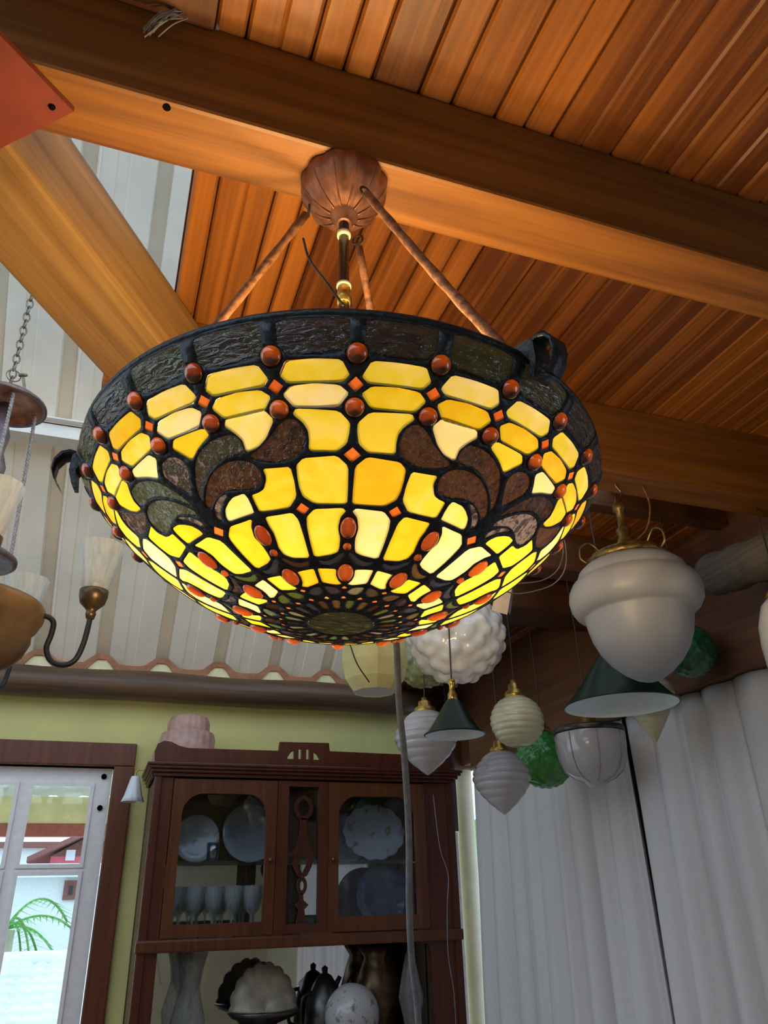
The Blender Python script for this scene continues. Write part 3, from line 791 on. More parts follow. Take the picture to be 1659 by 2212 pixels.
# three rods, rim brackets, hooks
def lp(th, r, z):   # lamp-space point on the tilted bowl
    a_ = math.radians(th); x_, y_ = r * math.cos(a_), r * math.sin(a_)
    return Vector((x_, y_, z - 0.028 * x_ - 0.0278 * y_))
CANZ = 2.432 - LZ
for th in (-70.5, 49.5, 170.5):
    a_ = math.radians(th); top_ = Vector((0.043 * math.cos(a_), 0.043 * math.sin(a_), CANZ - 0.048)); bot = lp(th, 0.272, 0.020)
    n = 14; path = [top_.lerp(bot, 0.05 + 0.95 * k / n) + Vector((0, 0, -0.006 * math.sin(PI * k / n))) for k in range(n + 1)]
    rod = obj('support_rod', tube(path, lambda t: 0.0058 + 0.0006 * math.sin(t * 37), 12), 'rust_rod', lamp, smooth=True)
    ring_ = [top_.lerp(bot, 0.03) + (Vector((-math.sin(a_), math.cos(a_), 0)) * math.cos(q) + Vector((0, 0, 1)) * math.sin(q)) * 0.008 for q in [2 * PI * k / 14 for k in range(14)]]
    obj('hook_loop', tube(ring_, 0.0018, 8, closed=True), 'black_rod', rod)
    d = Vector((math.cos(a_), math.sin(a_), 0)); s_ = Vector((-d.y, d.x, 0)); b0 = lp(th, 0.290, 0.008)
    nb = 12; bk = bmesh.new()
    prof_ = [(-0.018, 0.016), (-0.010, 0.020), (0.004, 0.020), (0.010, 0.014), (0.011, -0.006), (0.006, -0.022), (0.002, -0.022), (0.004, -0.004), (-0.002, 0.006), (-0.018, 0.008)]
    A = [bk.verts.new(b0 + d * p_[0] + Vector((0, 0, p_[1])) - s_ * 0.011) for p_ in prof_]; B = [bk.verts.new(b0 + d * p_[0] + Vector((0, 0, p_[1])) + s_ * 0.011) for p_ in prof_]
    for k in range(len(prof_)): q = (k + 1) % len(prof_); bk.faces.new((A[k], A[q], B[q], B[k]))
    bk.faces.new(A[::-1]); bk.faces.new(B); bmesh.ops.recalc_face_normals(bk, faces=bk.faces[:])
    obj('rim_bracket', bk, 'lead', lamp)
    hk = [(0.004, 0.016), (0.014, 0.019), (0.023, 0.016), (0.029, 0.007), (0.030, -0.005), (0.026, -0.016), (0.020, -0.024)]
    hb = bmesh.new(); hw_ = 0.010; top_r = []
    for i, (hx, hz) in enumerate(hk):
        th_ = 0.0034 - 0.0003 * i
        top_r.append([hb.verts.new(b0 + d * (hx + ox) + Vector((0, 0, hz + oz)) + s_ * sw) for ox, oz, sw in ((0, th_ * 0.6, -hw_), (0, th_ * 0.6, hw_), (-th_, -th_ * 0.6, hw_), (-th_, -th_ * 0.6, -hw_))])
    for A_, B_ in zip(top_r, top_r[1:]):
        for i in range(4): hb.faces.new((A_[i], A_[(i + 1) % 4], B_[(i + 1) % 4], B_[i]))
    hb.faces.new(top_r[0]); hb.faces.new(top_r[-1][::-1]); bmesh.ops.recalc_face_normals(hb, faces=hb.faces[:])
    obj('curled_strap', hb, 'lead', lamp, smooth=True)
# fluted canopy cup under the beam
cp = [(0.060, 0.0), (0.0625, -0.006), (0.061, -0.018), (0.056, -0.032), (0.046, -0.046), (0.033, -0.057), (0.022, -0.063), (0.0185, -0.066), (0.0175, -0.069), (0.0125, -0.071), (0.0115, -0.079), (0.010, -0.080)]
def lobes(a_, i): return 1 + (0.055 * abs(math.cos(a_ * 6)) - 0.03) * (1.0 if i < 6 else (0.4 if i < 7 else 0.0))
can = obj('canopy', lathe(cp, 120, lobes), 'canopy_metal', lamp, (0, 0, CANZ), True)
for k in range(12):
    a_ = 2 * PI * k / 12
    pts = [(0.0635 * math.cos(a_), 0.0635 * math.sin(a_), -0.006), (0.056 * math.cos(a_), 0.056 * math.sin(a_), -0.034), (0.034 * math.cos(a_), 0.034 * math.sin(a_), -0.0575), (0.020 * math.cos(a_), 0.020 * math.sin(a_), -0.066)]
    obj('flute_rib', tube(curve(pts, 5), 0.0013, 6), 'canopy_metal', can, smooth=True)
stem = obj('stem', tube([(0, 0, CANZ - 0.078), (0, 0, 0.16), (0, 0, 0.02)], 0.0072, 14), 'black_rod', lamp, smooth=True)
obj('stem_ring', lathe([(0.0075, 0.006), (0.0098, 0.004), (0.0098, -0.002), (0.0075, -0.004)], 18), 'cream_ring', lamp, (0, 0, CANZ - 0.102), True)
obj('stem_ring', lathe([(0.0075, 0.004), (0.0100, 0.003), (0.0100, -0.002), (0.0075, -0.003)], 18), 'cream_ring', lamp, (0, 0, 2.236 - LZ), True)
obj('brass_sleeve', lathe([(0.0074, 0.0), (0.0090, 0.0), (0.0090, -0.026), (0.0074, -0.026)], 18), 'brass', lamp, (0, 0, 2.232 - LZ), True)
obj('wire', tube(curve([at_depth(655, 515, 1.03) - lamp.location, at_depth(668, 560, 1.02) - lamp.location, at_depth(705, 610, 1.0) - lamp.location, at_depth(742, 660, 0.97) - lamp.location], 6), 0.0018, 8), 'black_rod', lamp, smooth=True)
obj('wire', tube(curve([Vector((0.010, 0.004, 0.31)), Vector((0.014, 0.006, 0.27)), Vector((0.009, 0.004, 0.22)), Vector((0.013, 0.002, 0.15)), Vector((0.004, 0.0, 0.05))], 6), 0.0016, 8), 'thin_wire', lamp, smooth=True)
# socket cluster and bulbs inside the bowl
obj('socket_hub', lathe([(0.0, 0.045), (0.026, 0.042), (0.030, 0.02), (0.026, -0.005), (0.0, -0.012)], 24), 'brass', lamp, (0, 0, 0.0), True)
for th in (176, -26, 76):
    a_ = math.radians(th); d = Vector((math.cos(a_), math.sin(a_), -0.16)).normalized()
    p0 = Vector((0, 0, 0.012)) + d * 0.024
    sk = obj('lamp_socket', tube([p0, p0 + d * 0.05], 0.014, 14), 'bulb_socket', lamp)
    q = Vector((0, 0, 1)).rotation_difference(d)
    bl = obj('bulb', lathe([(0.0, 0.0), (0.011, 0.0), (0.013, 0.012), (0.023, 0.032), (0.026, 0.046), (0.022, 0.060), (0.012, 0.069), (0.0, 0.072)], 18), 'bulb_light', lamp, p0 + d * 0.05, True)
    bl.rotation_mode = 'QUATERNION'; bl.rotation_quaternion = q
# grey flex hanging behind the bowl and thin loose wires
cp_ = [(0.41, 1.37, 2.411), (0.405, 1.24, 2.15), (0.40, 1.14, 1.95), at_depth(850, 1330, 1.15), at_depth(857, 1400, 1.14), at_depth(862, 1520, 1.13), at_depth(874, 1640, 1.12), at_depth(883, 1800, 1.12), at_depth(884, 1960, 1.12), at_depth(890, 2080, 1.13), at_depth(905, 2230, 1.14), at_depth(925, 2700, 1.16)]
tag(obj('power_cord', tube(curve(cp_, 8), 0.0049, 12), 'grey_cord', None, (0, 0, 0), True), 'grey electric flex hanging straight down behind the lit bowl', 'cord')
wl = [at_depth(1205, 1120, 1.35), at_depth(1222, 1180, 1.35), at_depth(1220, 1230, 1.35), at_depth(1195, 1262, 1.35), at_depth(1150, 1278, 1.35), at_depth(1110, 1282, 1.35), at_depth(1080, 1270, 1.35), at_depth(1100, 1262, 1.36), at_depth(1170, 1254, 1.36), at_depth(1208, 1225, 1.36), at_depth(1216, 1170, 1.36), at_depth(1196, 1090, 1.5), Vector((0.86, 1.37, 2.412))]
tag(obj('loose_wire', tube(curve(wl, 6), 0.0013, 6), 'thin_wire', None, (0, 0, 0), True), 'thin dark wire looped beside the right flank of the lit bowl', 'wire')
tw = [Vector((0.44, 1.37, 2.412)), Vector((0.45, 1.33, 2.25)), at_depth(735, 1330, 1.5), at_depth(757, 1395, 1.5), at_depth(772, 1435, 1.5), at_depth(798, 1474, 1.5)]
tag(obj('loose_wire', tube(curve(tw, 6), 0.0014, 6), 'thin_wire', None, (0, 0, 0), True), 'short thin wire end dangling in front of the yellow faceted shade', 'wire')

# ================================================================ LEFT CHANDELIER
CX, CY = -0.352, 1.82
ch = thing('bowl_chandelier', 'old brown alabaster bowl chandelier with glass cups at the left edge', 'chandelier', (CX, CY, 1.9))
Z = lambda z: z - 1.9
def torus(R, r, n=18, m=8, sx=1.0):
    bm = bmesh.new()
    return tube([(R * math.cos(2 * PI * k / n), 0, R * sx * math.sin(2 * PI * k / n)) for k in range(n)], r, m, bm, closed=True)
lk = None; z = 2.69; k = 0
while z < 4.40:
    rot_ = (0, 0, (k % 2) * PI / 2 + 0.5)
    if lk is None: lk = obj('chain_link', torus(0.0085, 0.0022, 16, 6, 1.7), 'chain_steel', ch, (0, 0, Z(z)), True, rot_)
    else: link_copy(lk, ch, (0, 0, Z(z)), rot_)
    z += 0.0235; k += 1
kr = obj('key_ring', torus(0.017, 0.0016, 22, 6), 'chain_steel', ch, (0.004, -0.008, Z(2.725)), True, (0, 0, 0.3))
kb = box(-0.004, 0.004, -0.001, 0.001, -0.05, 0.0, 0.0006)
box(0.003, 0.010, -0.001, 0.001, -0.048, -0.036, bm=kb); lathe([(0.0, -0.002), (0.011, -0.002), (0.011, 0.002), (0.0, 0.002)], 14, bm=kb, center=(0, 0, 0.006))
obj('key', kb, 'chain_steel', ch, (0.028, -0.012, Z(2.722)), False, (0.2, -0.35, 0.4))
obj('upper_dish', lathe([(0.012, 0.030), (0.03, 0.026), (0.06, 0.018), (0.085, 0.006), (0.097, -0.004), (0.097, -0.010), (0.090, -0.010), (0.078, 0.000), (0.05, 0.006), (0.0, 0.008)], 60), 'copper_patina', ch, (0, 0, Z(2.645)), True)
obj('dish_rim', lathe([(0.085, 0.007), (0.098, -0.004), (0.099, -0.011), (0.090, -0.012), (0.083, -0.002)], 60, cap=False), 'iron_blue', ch, (0, 0, Z(2.645)), True)
obj('column', lathe([(0.0, 0.20), (0.014, 0.20), (0.016, 0.15), (0.028, 0.11), (0.022, 0.06), (0.034, 0.02), (0.030, -0.01), (0.018, -0.035), (0.0, -0.045)], 32), 'iron_blue', ch, (0, 0, Z(2.44)), True)
obj('lower_dish', lathe([(0.02, 0.022), (0.06, 0.018), (0.09, 0.008), (0.103, -0.002), (0.103, -0.010), (0.092, -0.012), (0.06, -0.004), (0.0, 0.0)], 60), 'iron_blue', ch, (0, 0, Z(2.222)), True)
obj('dish_boss', lathe([(0.0, 0.0), (0.022, -0.004), (0.026, -0.020), (0.016, -0.05), (0.016, -0.12), (0.0, -0.12)], 24), 'copper_patina', ch, (0, 0, Z(2.212)), True)
for k in range(4):
    a_ = 0.35 + k * PI / 2; p0 = Vector((0.074 * math.cos(a_), 0.074 * math.sin(a_), Z(2.635))); p1 = Vector((0.088 * math.cos(a_), 0.088 * math.sin(a_), Z(2.215)))
    bm = bmesh.new(); n = 90
    for s_ in range(2):
        pts = []
        for i in range(n + 1):
            t = i / n; q = t * 2 * PI * 22 + s_ * PI
            pts.append(p0.lerp(p1, t) + Vector((math.cos(q), math.sin(q), 0)) * 0.0024)
        tube(pts, 0.0030, 6, bm)
    obj('twisted_rod', bm, 'rope', ch, smooth=True)
bowlp = [(0.168, 0.0), (0.180, 0.004), (0.184, -0.004), (0.182, -0.020), (0.170, -0.045), (0.160, -0.058), (0.162, -0.075), (0.150, -0.105), (0.122, -0.135), (0.085, -0.155), (0.03, -0.168), (0.0, -0.172)]
obj('alabaster_bowl', lathe(bowlp, 72, lambda a_, i: 1 + 0.012 * math.cos(a_ * 8) * (i > 3)), 'alabaster', ch, (0, 0, Z(2.105)), True)
obj('bowl_stem', lathe([(0.0, 0.13), (0.012, 0.13), (0.012, 0.02), (0.05, 0.01), (0.168, 0.0), (0.0, -0.005)], 32), 'copper_patina', ch, (0, 0, Z(2.10)), True)
for k in range(5):
    a_ = math.radians(-3 + 72 * k); c_, s_ = math.cos(a_), math.sin(a_)
    pth = [(0.150, 2.086), (0.182, 2.092), (0.203, 2.080), (0.204, 2.050), (0.199, 2.018), (0.212, 1.990), (0.238, 1.981), (0.262, 1.994), (0.274, 2.030), (0.279, 2.075), (0.280, 2.102)]
    arm = obj('arm', tube([p for p in curve([(r * c_, r * s_, Z(zz)) for r, zz in pth], 6)], 0.0062, 12), 'arm_black', ch, smooth=True)
    cpos = (0.280 * c_, 0.280 * s_, Z(2.100))
    obj('cup', lathe([(0.0, -0.008), (0.009, -0.008), (0.012, 0.004), (0.010, 0.010), (0.014, 0.016), (0.028, 0.030), (0.032, 0.046), (0.033, 0.060), (0.030, 0.062), (0.0, 0.050)], 28), 'bronze', arm, cpos, True)
    obj('candle_socket', lathe([(0.0, 0.05), (0.014, 0.05), (0.014, 0.085), (0.0, 0.087)], 16), 'bronze', arm, cpos, True)
    bm = lathe([(0.026, 0.052), (0.033, 0.070), (0.044, 0.130), (0.055, 0.176), (0.0535, 0.177), (0.042, 0.130), (0.031, 0.070), (0.024, 0.054)], 10, a0=0.2, cap=False)
    obj('glass_shade', bm, 'cup_glass', arm, cpos)

# ================================================================ HANGING SHADES ON THE RIGHT
def hang(name, label, cat, px, py, y, ztop_ceiling, top_off, group='old glass lamp shades hung from the ceiling'):
    """Empty at the shade centre; returns thing and its location"""
    p = at_y(px, py, y)
    t = thing(name, label, cat, p, 0, group)
    zc = ztop_ceiling - p.z
    wob = [(0, 0, top_off + 0.012), (0.004, 0.002, (zc + top_off) * 0.45), (-0.003, 0.0, (zc + top_off) * 0.75), (0, 0, zc + 0.001)]
    obj('hanging_cord', tube(curve(wob, 5), 0.0022, 8), 'thin_wire', t, smooth=True)
    return t
def fitter(t, z, r=0.026, mat='brass'):
    obj('fitter', lathe([(0.0, 0.050), (0.008, 0.050), (0.010, 0.040), (r * 0.55, 0.036), (r * 0.60, 0.020), (r * 0.9, 0.014), (r, 0.004), (r, -0.006), (0.0, -0.006)], 24), mat, t, (0, 0, z), True)
def fib(n):
    g = PI * (3 - math.sqrt(5))
    return [Vector((math.cos(g * i) * math.sqrt(1 - (1 - 2 * (i + 0.5) / n) ** 2), math.sin(g * i) * math.sqrt(1 - (1 - 2 * (i + 0.5) / n) ** 2), 1 - 2 * (i + 0.5) / n)) for i in range(n)]
def bump_ball(R, n, height, squash=1.0, sharp=1.0, seed=1, jitter=0.0, sub=5):
    from mathutils.kdtree import KDTree
    rg = random.Random(seed); F = []
    for p in fib(n):
        q = p + Vector((rg.uniform(-1, 1), rg.uniform(-1, 1), rg.uniform(-1, 1))) * jitter; F.append((q.normalized(), rg.uniform(0.6, 1.0)))
    kd = KDTree(n)
    for i, (p, _) in enumerate(F): kd.insert(p, i)
    kd.balance(); sp = math.sqrt(4 * PI / n) * 0.5
    bm = bmesh.new(); bmesh.ops.create_icosphere(bm, subdivisions=sub, radius=1.0)
    for v in bm.verts:
        d = v.co.normalized(); _, i, dist = kd.find(d)
        h = max(0.0, 1 - (dist / sp) ** 2) ** sharp * F[i][1]
        r = R * (1 + height * h); v.co = Vector((d.x * r, d.y * r, d.z * r * squash))
    return bm

BEAM3, BEAM4, CEIL = 2.47, 2.47, 2.61
# acorn pendant on the second beam
ac = at_y(1380, 1330, 1.372)
t = thing('acorn_pendant', 'large frosted white acorn shaped pendant with brass gallery', 'pendant lamp', ac)
pa = [(0.085, 0.128), (0.105, 0.122), (0.120, 0.108), (0.126, 0.092), (0.127, 0.087), (0.128, 0.0855), (0.139, 0.079), (0.147, 0.063), (0.150, 0.045), (0.147, 0.025), (0.138, 0.010), (0.130, 0.0035), (0.1215, 0.001), (0.1195, -0.003), (0.117, -0.020), (0.110, -0.050), (0.097, -0.080), (0.077, -0.108), (0.052, -0.131), (0.028, -0.146), (0.012, -0.151), (0.0, -0.152)]
obj('globe', lathe([(r, z_) for r, z_ in pa], 80), 'opal_frost', t, smooth=True)
gal = lathe([(0.0, 0.165), (0.02, 0.163), (0.05, 0.158), (0.085, 0.150), (0.095, 0.142), (0.097, 0.128), (0.090, 0.126), (0.0, 0.128)], 48, lambda a_, i: 1 + 0.03 * math.cos(a_ * 16) * (i in (4, 5)))
obj('gallery', gal, 'old_brass', t, smooth=True)
for k in range(3):
    a_ = 0.7 + 2 * PI * k / 3; c_, s_ = math.cos(a_), math.sin(a_)
    obj('gallery_scroll', tube(curve([(0.06 * c_, 0.06 * s_, 0.156), (0.085 * c_, 0.085 * s_, 0.182), (0.108 * c_, 0.108 * s_, 0.172), (0.112 * c_, 0.112 * s_, 0.145), (0.098 * c_, 0.098 * s_, 0.132)], 6), 0.003, 8), 'old_brass', t, smooth=True)
obj('stem', lathe([(0.0, 0.305), (0.006, 0.305), (0.009, 0.29), (0.016, 0.282), (0.016, 0.268), (0.010, 0.262), (0.010, 0.225), (0.018, 0.215), (0.013, 0.20), (0.022, 0.18), (0.026, 0.160), (0.0, 0.158)], 24), 'old_brass', t, smooth=True)
obj('hook', tube(curve([(0, 0, 2.408 - ac.z), (0.004, 0, 0.335), (0.014, 0, 0.322), (0.008, 0, 0.308), (-0.004, 0, 0.303)], 6), 0.0028, 8), 'chain_steel', t, smooth=True)
obj('flex', tube(curve([(0.075, -0.01, 2.409 - ac.z), (0.085, -0.01, 0.29), (0.07, 0.0, 0.23), (0.03, 0.01, 0.19), (0.02, 0.0, 0.17)], 6), 0.0022, 8), 'rust_rod', t, smooth=True)

def dome(name, label, px, py, y, ceilz, R, H, matl='green_enamel'):
    t = hang(name, label, 'lamp shade', px, py, y, ceilz, H * 0.5 + 0.03)
    env = [(0.14, 0.5), (0.20, 0.47), (0.30, 0.36), (0.45, 0.16), (0.62, -0.08), (0.80, -0.30), (0.95, -0.46), (1.0, -0.5)]
    obj('shade', lathe([(a_ * R, b_ * H) for a_, b_ in env], 64, cap=False), matl, t, smooth=True)
    obj('shade_lining', lathe([(a_ * R * 0.985, b_ * H - 0.0025) for a_, b_ in env], 64, cap=False), 'blue_white_lining', t, smooth=True)
    obj('shade_lip', tube([(R * math.cos(2 * PI * k / 48), R * math.sin(2 * PI * k / 48), -0.5 * H) for k in range(48)], 0.0022, 6, closed=True), matl, t, smooth=True)
    fitter(t, H * 0.5, R * 0.17)
    return t
dome('green_dome_shade', 'large dark green cone shade with pale blue lining below the acorn pendant', 1332, 1462, 1.755, 2.562, 0.153, 0.155)
dome('green_dome_shade', 'small dark green cone shade in front of a white stepped shade', 980, 1548, 1.755, 2.562, 0.074, 0.086)

def beehive(label, px, py, y, ceilz, R, H, mat='milk_glass', ribs=9, name='stepped_shade', shoulder=0.42, tip=0.12, rib=0.055, bulge=1.75):
    t = hang(name, label, 'lamp shade', px, py, y, ceilz, H * 0.5 + 0.03); prof_ = []; n = ribs * 8
    for i in range(n + 1):
        q = i / n
        if q < shoulder: e = 0.42 + 0.58 * math.sin(q / shoulder * PI / 2) ** 0.9
        else: u = (q - shoulder) / (1 - shoulder); e = max(0.0, 1 - u ** bulge) * (1 - tip) + tip * max(0, 1 - u)
        k = 1 + rib * (abs(math.sin(PI * ribs * q)) ** 0.6 - 0.5)
        prof_.append((max(0.0, R * e * k), H * (0.5 - q)))
    prof_.append((0.0, -H * 0.5 - 0.002))
    obj('glass', lathe(prof_, 64), mat, t, smooth=True); fitter(t, H * 0.5, R * 0.36); return t
beehive('white stepped beehive shade behind the small green cone shade', 921, 1606, 2.42, BEAM4, 0.104, 0.205, ribs=8)
beehive('lowest white stepped beehive shade, beside the bright green globe', 1085, 1692, 2.42, BEAM4, 0.097, 0.200, ribs=8)
beehive('ivory ribbed cone shade ending in a point under the large green shade', 1404, 1530, 1.90, CEIL, 0.078, 0.205, 'cream_glass', 11, 'ribbed_cone_shade', 0.30, 0.02, 0.04, 1.25)
t = hang('ribbed_globe_shade', 'cream ribbed globe shade with brass neck', 'lamp shade', 1117, 1558, 2.075, BEAM3, 0.10)
prof_ = []
for i in range(81):
    q = i / 80; ang = 0.32 + q * (PI - 0.72); r = 0.080 * math.sin(ang) * (1 + 0.035 * (abs(math.sin(PI * 10 * q)) - 0.5)); prof_.append((r, 0.078 * math.cos(ang)))
obj('glass', lathe(prof_, 64), 'cream_glass', t, smooth=True); fitter(t, 0.075, 0.030)
def ball(name, label, px, py, y, ceilz, R, n, h, mat, squash=1.0, sharp=1.0, seed=1, jit=0.0):
    t = hang(name, label, 'lamp shade', px, py, y, ceilz, R * squash + 0.02)
    obj('glass', bump_ball(R, n, h, squash, sharp, seed, jit), mat, t, smooth=True); fitter(t, R * squash, R * 0.35); return t
ball('floral_globe_shade', 'white globe shade covered in moulded flowers right behind the lit bowl', 985, 1375, 2.075, BEAM3, 0.142, 130, 0.11, 'milk_floral', 0.95, 0.6, 4, 0.10)
ball('floral_globe_shade', 'olive yellow flowered globe shade partly hidden by the white flowered one', 915, 1428, 2.56, BEAM4, 0.098, 110, 0.10, 'olive_glass', 0.95, 0.7, 6, 0.10)
ball('hobnail_globe_shade', 'bright green textured globe shade above the curtain edge', 1176, 1640, 2.52, BEAM4, 0.100, 210, 0.06, 'green_glass', 0.98, 0.8, 5, 0.05)
ball('hobnail_globe_shade', 'green globe shade with pale knobs behind the acorn pendant', 1488, 1406, 1.75, 2.562, 0.074, 130, 0.07, 'deep_green_glass', 1.0, 1.6, 9, 0.0)
t = hang('faceted_shade', 'pale yellow faceted glass shade just under the lit bowl', 'lamp shade', 808, 1420, 2.075, BEAM3, 0.12)
obj('glass', lathe([(0.030, 0.11), (0.062, 0.098), (0.092, 0.045), (0.097, -0.020), (0.086, -0.070), (0.062, -0.103)], 9, a0=0.3, cap=False), 'yellow_glass', t)
obj('inner_glass', lathe([(0.060, -0.101), (0.03, -0.099), (0.0, -0.098)], 27), 'milk_floral', t)
fitter(t, 0.105, 0.034)
t = hang('panelled_bowl_shade', 'white panelled bowl shade with dark rim in front of the curtain', 'lamp shade', 1280, 1636, 2.22, CEIL, 0.09)
pb_ = [(0.088, 0.090), (0.108, 0.084), (0.113, 0.070), (0.112, 0.030), (0.106, -0.010), (0.092, -0.044), (0.066, -0.066), (0.045, -0.074), (0.034, -0.080), (0.020, -0.092), (0.0, -0.096)]
obj('glass', lathe(pb_, 96, lambda a_, i: 1 + 0.018 * abs(math.cos(a_ * 4)) * (1 < i < 9)), 'milk_glass', t, smooth=True)
obj('rim_band', lathe([(0.102, 0.096), (0.114, 0.092), (0.1165, 0.080), (0.1135, 0.073), (0.109, 0.086)], 64, lambda a_, i: 1 + 0.008 * math.cos(a_ * 24), cap=False), 'pewter', t, smooth=True)
for k in range(8):
    a_ = PI / 8 + k * PI / 4; obj('panel_rib', tube([(r * 1.012 * math.cos(a_), r * 1.012 * math.sin(a_), z_) for r, z_ in pb_[2:9]], 0.0016, 6), 'porcelain', t, smooth=True)
fitter(t, 0.090, 0.050)
# shade cut by the right edge, hung from the second beam
p = at_y(1712, 1390, 1.372); t = thing('trumpet_shade', 'white milk glass shade cut off by the right edge', 'lamp shade', p, 0, 'old glass lamp shades hung from the ceiling')
obj('glass', lathe([(0.030, 0.12), (0.050, 0.10), (0.066, 0.05), (0.070, 0.0), (0.068, -0.05), (0.060, -0.10), (0.040, -0.125), (0.0, -0.132)], 40), 'milk_floral', t, smooth=True); fitter(t, 0.12, 0.034)
obj('hanging_cord', tube([(0, 0, 0.16), (0, 0, 2.411 - p.z)], 0.002, 6), 'thin_wire', t)
# small cut-glass box lantern wedge behind the bowl
p = at_y(1085, 1290, 1.755); t = thing('paper_tag', 'folded pinkish card hanging beside the white flowered globe', 'card', p)
obj('card', box(-0.022, 0.022, -0.001, 0.001, -0.045, 0.045, 0.0004), 'carton', t, (0, 0, 0), False, (0.1, 0.25, -0.2)); obj('card_flap', box(-0.012, 0.012, -0.001, 0.001, -0.04, 0.04), 'porcelain', t, (0.030, 0.012, 0.0), False, (0.1, 0.3, 0.7))
obj('string', tube([(0, 0.0, 0.04), (0.0, 0.0, 2.562 - p.z)], 0.001, 6), 'thin_wire', t)
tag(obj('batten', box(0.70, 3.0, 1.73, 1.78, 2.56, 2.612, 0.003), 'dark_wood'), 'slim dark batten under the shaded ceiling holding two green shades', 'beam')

# cobweb rag at the top of the big beam
bm = bmesh.new()
for k in range(14):
    a_ = at_y(330 + random.uniform(-26, 18), 60 + random.uniform(-14, 20), 0.684); b_ = at_y(395 + random.uniform(-20, 30), 20 + random.uniform(-16, 20), 0.680)
    tube(curve([a_, a_.lerp(b_, 0.5) + Vector((0, -0.008, random.uniform(-0.006, 0.006))), b_], 4), 0.0009, 5, bm)
o = tag(obj('cobweb', bm, 'cobweb'), 'grey wisp of cobweb on the dark side of the big beam', 'cobweb'); o['kind'] = 'stuff'

# ================================================================ CHINA CABINET
cab = thing('china_cabinet', 'dark red-brown wooden china cabinet with two arched glass doors', 'cabinet', (0.894, 3.69, 0.0))
def cpart(name, bm, mat, parent=None, smooth=False):
    for v in bm.verts: v.co -= Vector((0.894, 3.69, 0.0))
    return obj(name, bm, mat, parent or cab, smooth=smooth)
F = 3.5
bm = box(0.215, 1.572, F, 3.875, 0.0, 0.90, 0.005); cpart('base_unit', bm, 'cabinet_wood')
for x0, x1 in ((0.25, 0.66), (0.69, 1.10), (1.13, 1.54)):
    d = cpart('base_door', box(x0, x1, F - 0.018, F - 0.001, 0.08, 0.80, 0.005), 'cabinet_door_wood')
    kb_ = lathe([(0, 0.020), (0.010, 0.017), (0.011, 0.010), (0.005, 0.0), (0, 0)], 12)
    for v in kb_.verts: v.co = Vector((v.co.x + x1 - 0.03, F - 0.018 - v.co.z, v.co.y + 0.5))
    cpart('knob', kb_, 'brass', d, True)
cpart('base_top', box(0.195, 1.592, F - 0.02, 3.876, 0.90, 0.93, 0.006), 'cabinet_wood')
for x0, x1 in ((0.215, 0.240), (1.547, 1.572)):
    cpart('side_panel', box(x0, x1, F + 0.02, 3.875, 0.93, 2.0), 'cabinet_wood')
    cpart('corner_post', box(x0 - 0.004, x1 + 0.004, F - 0.012, F + 0.03, 0.93, 1.99, 0.006), 'cabinet_wood')
    cpart('back_post', box(x0 - 0.004, x1 + 0.004, 3.845, 3.872, 0.93, 1.99, 0.004), 'cabinet_wood')
cpart('stile', box(0.240, 0.292, F, F + 0.025, 0.93, 1.985, 0.003), 'cabinet_wood')
cpart('stile', box(1.432, 1.547, F, F + 0.025, 0.93, 1.985, 0.003), 'cabinet_wood')
cpart('back_panel', box(0.24, 1.547, 3.862, 3.874, 1.665, 2.0), 'dark_wood_y')
cpart('mirror', box(0.242, 1.545, 3.852, 3.860, 0.935, 1.325), 'mirror')
cpart('mirror', box(0.242, 1.545, 3.852, 3.860, 1.40, 1.655), 'mirror')
cpart('mid_rail', box(0.205, 1.582, F - 0.022, F + 0.03, 1.335, 1.380, 0.008), 'cabinet_door_wood')
cpart('bottom_board', box(0.24, 1.547, F + 0.03, 3.86, 1.345, 1.378), 'cabinet_wood')
cpart('glass_shelf', box(0.242, 1.545, F + 0.035, 3.85, 1.652, 1.660), 'pane_glass')
cpart('top_board', box(0.20, 1.585, F - 0.01, 3.876, 1.985, 2.0), 'cabinet_wood')
# cornice: stepped moulding
cn = bmesh.new()
for o_, z0, z1 in ((0.008, 1.985, 2.000), (0.022, 2.000, 2.014), (0.034, 2.014, 2.026), (0.040, 2.026, 2.038)):
    box(0.215 - o_, 1.572 + o_, F - 0.012 - o_, 3.876, z0, z1, 0.003, cn)
cpart('cornice', cn, 'cabinet_wood')
# crest board with raised centre and pierced fan
crest = [(0.205, 2.038), (1.575, 2.038), (1.585, 2.07), (1.575, 2.118), (1.55, 2.133), (1.50, 2.128), (1.45, 2.108), (0.972, 2.112), (0.968, 2.148), (0.739, 2.145), (0.735, 2.106), (0.34, 2.104), (0.30, 2.112), (0.265, 2.128), (0.235, 2.131), (0.210, 2.118), (0.200, 2.09)]
def fan(cx_, s_):
    return [(cx_, 2.072), (cx_ + s_ * 0.030, 2.072), (cx_ + s_ * 0.030, 2.078), (cx_ + s_ * 0.018, 2.098), (cx_, 2.110)]
fans = [rect(0.826, 0.840, 2.073, 2.118), rect(0.862, 0.876, 2.073, 2.118), [p for p in fan(0.806, -1)][::-1], fan(0.896, 1)]
cpart('crest', plate(crest, fans, F - 0.008, F + 0.014), 'cabinet_wood')
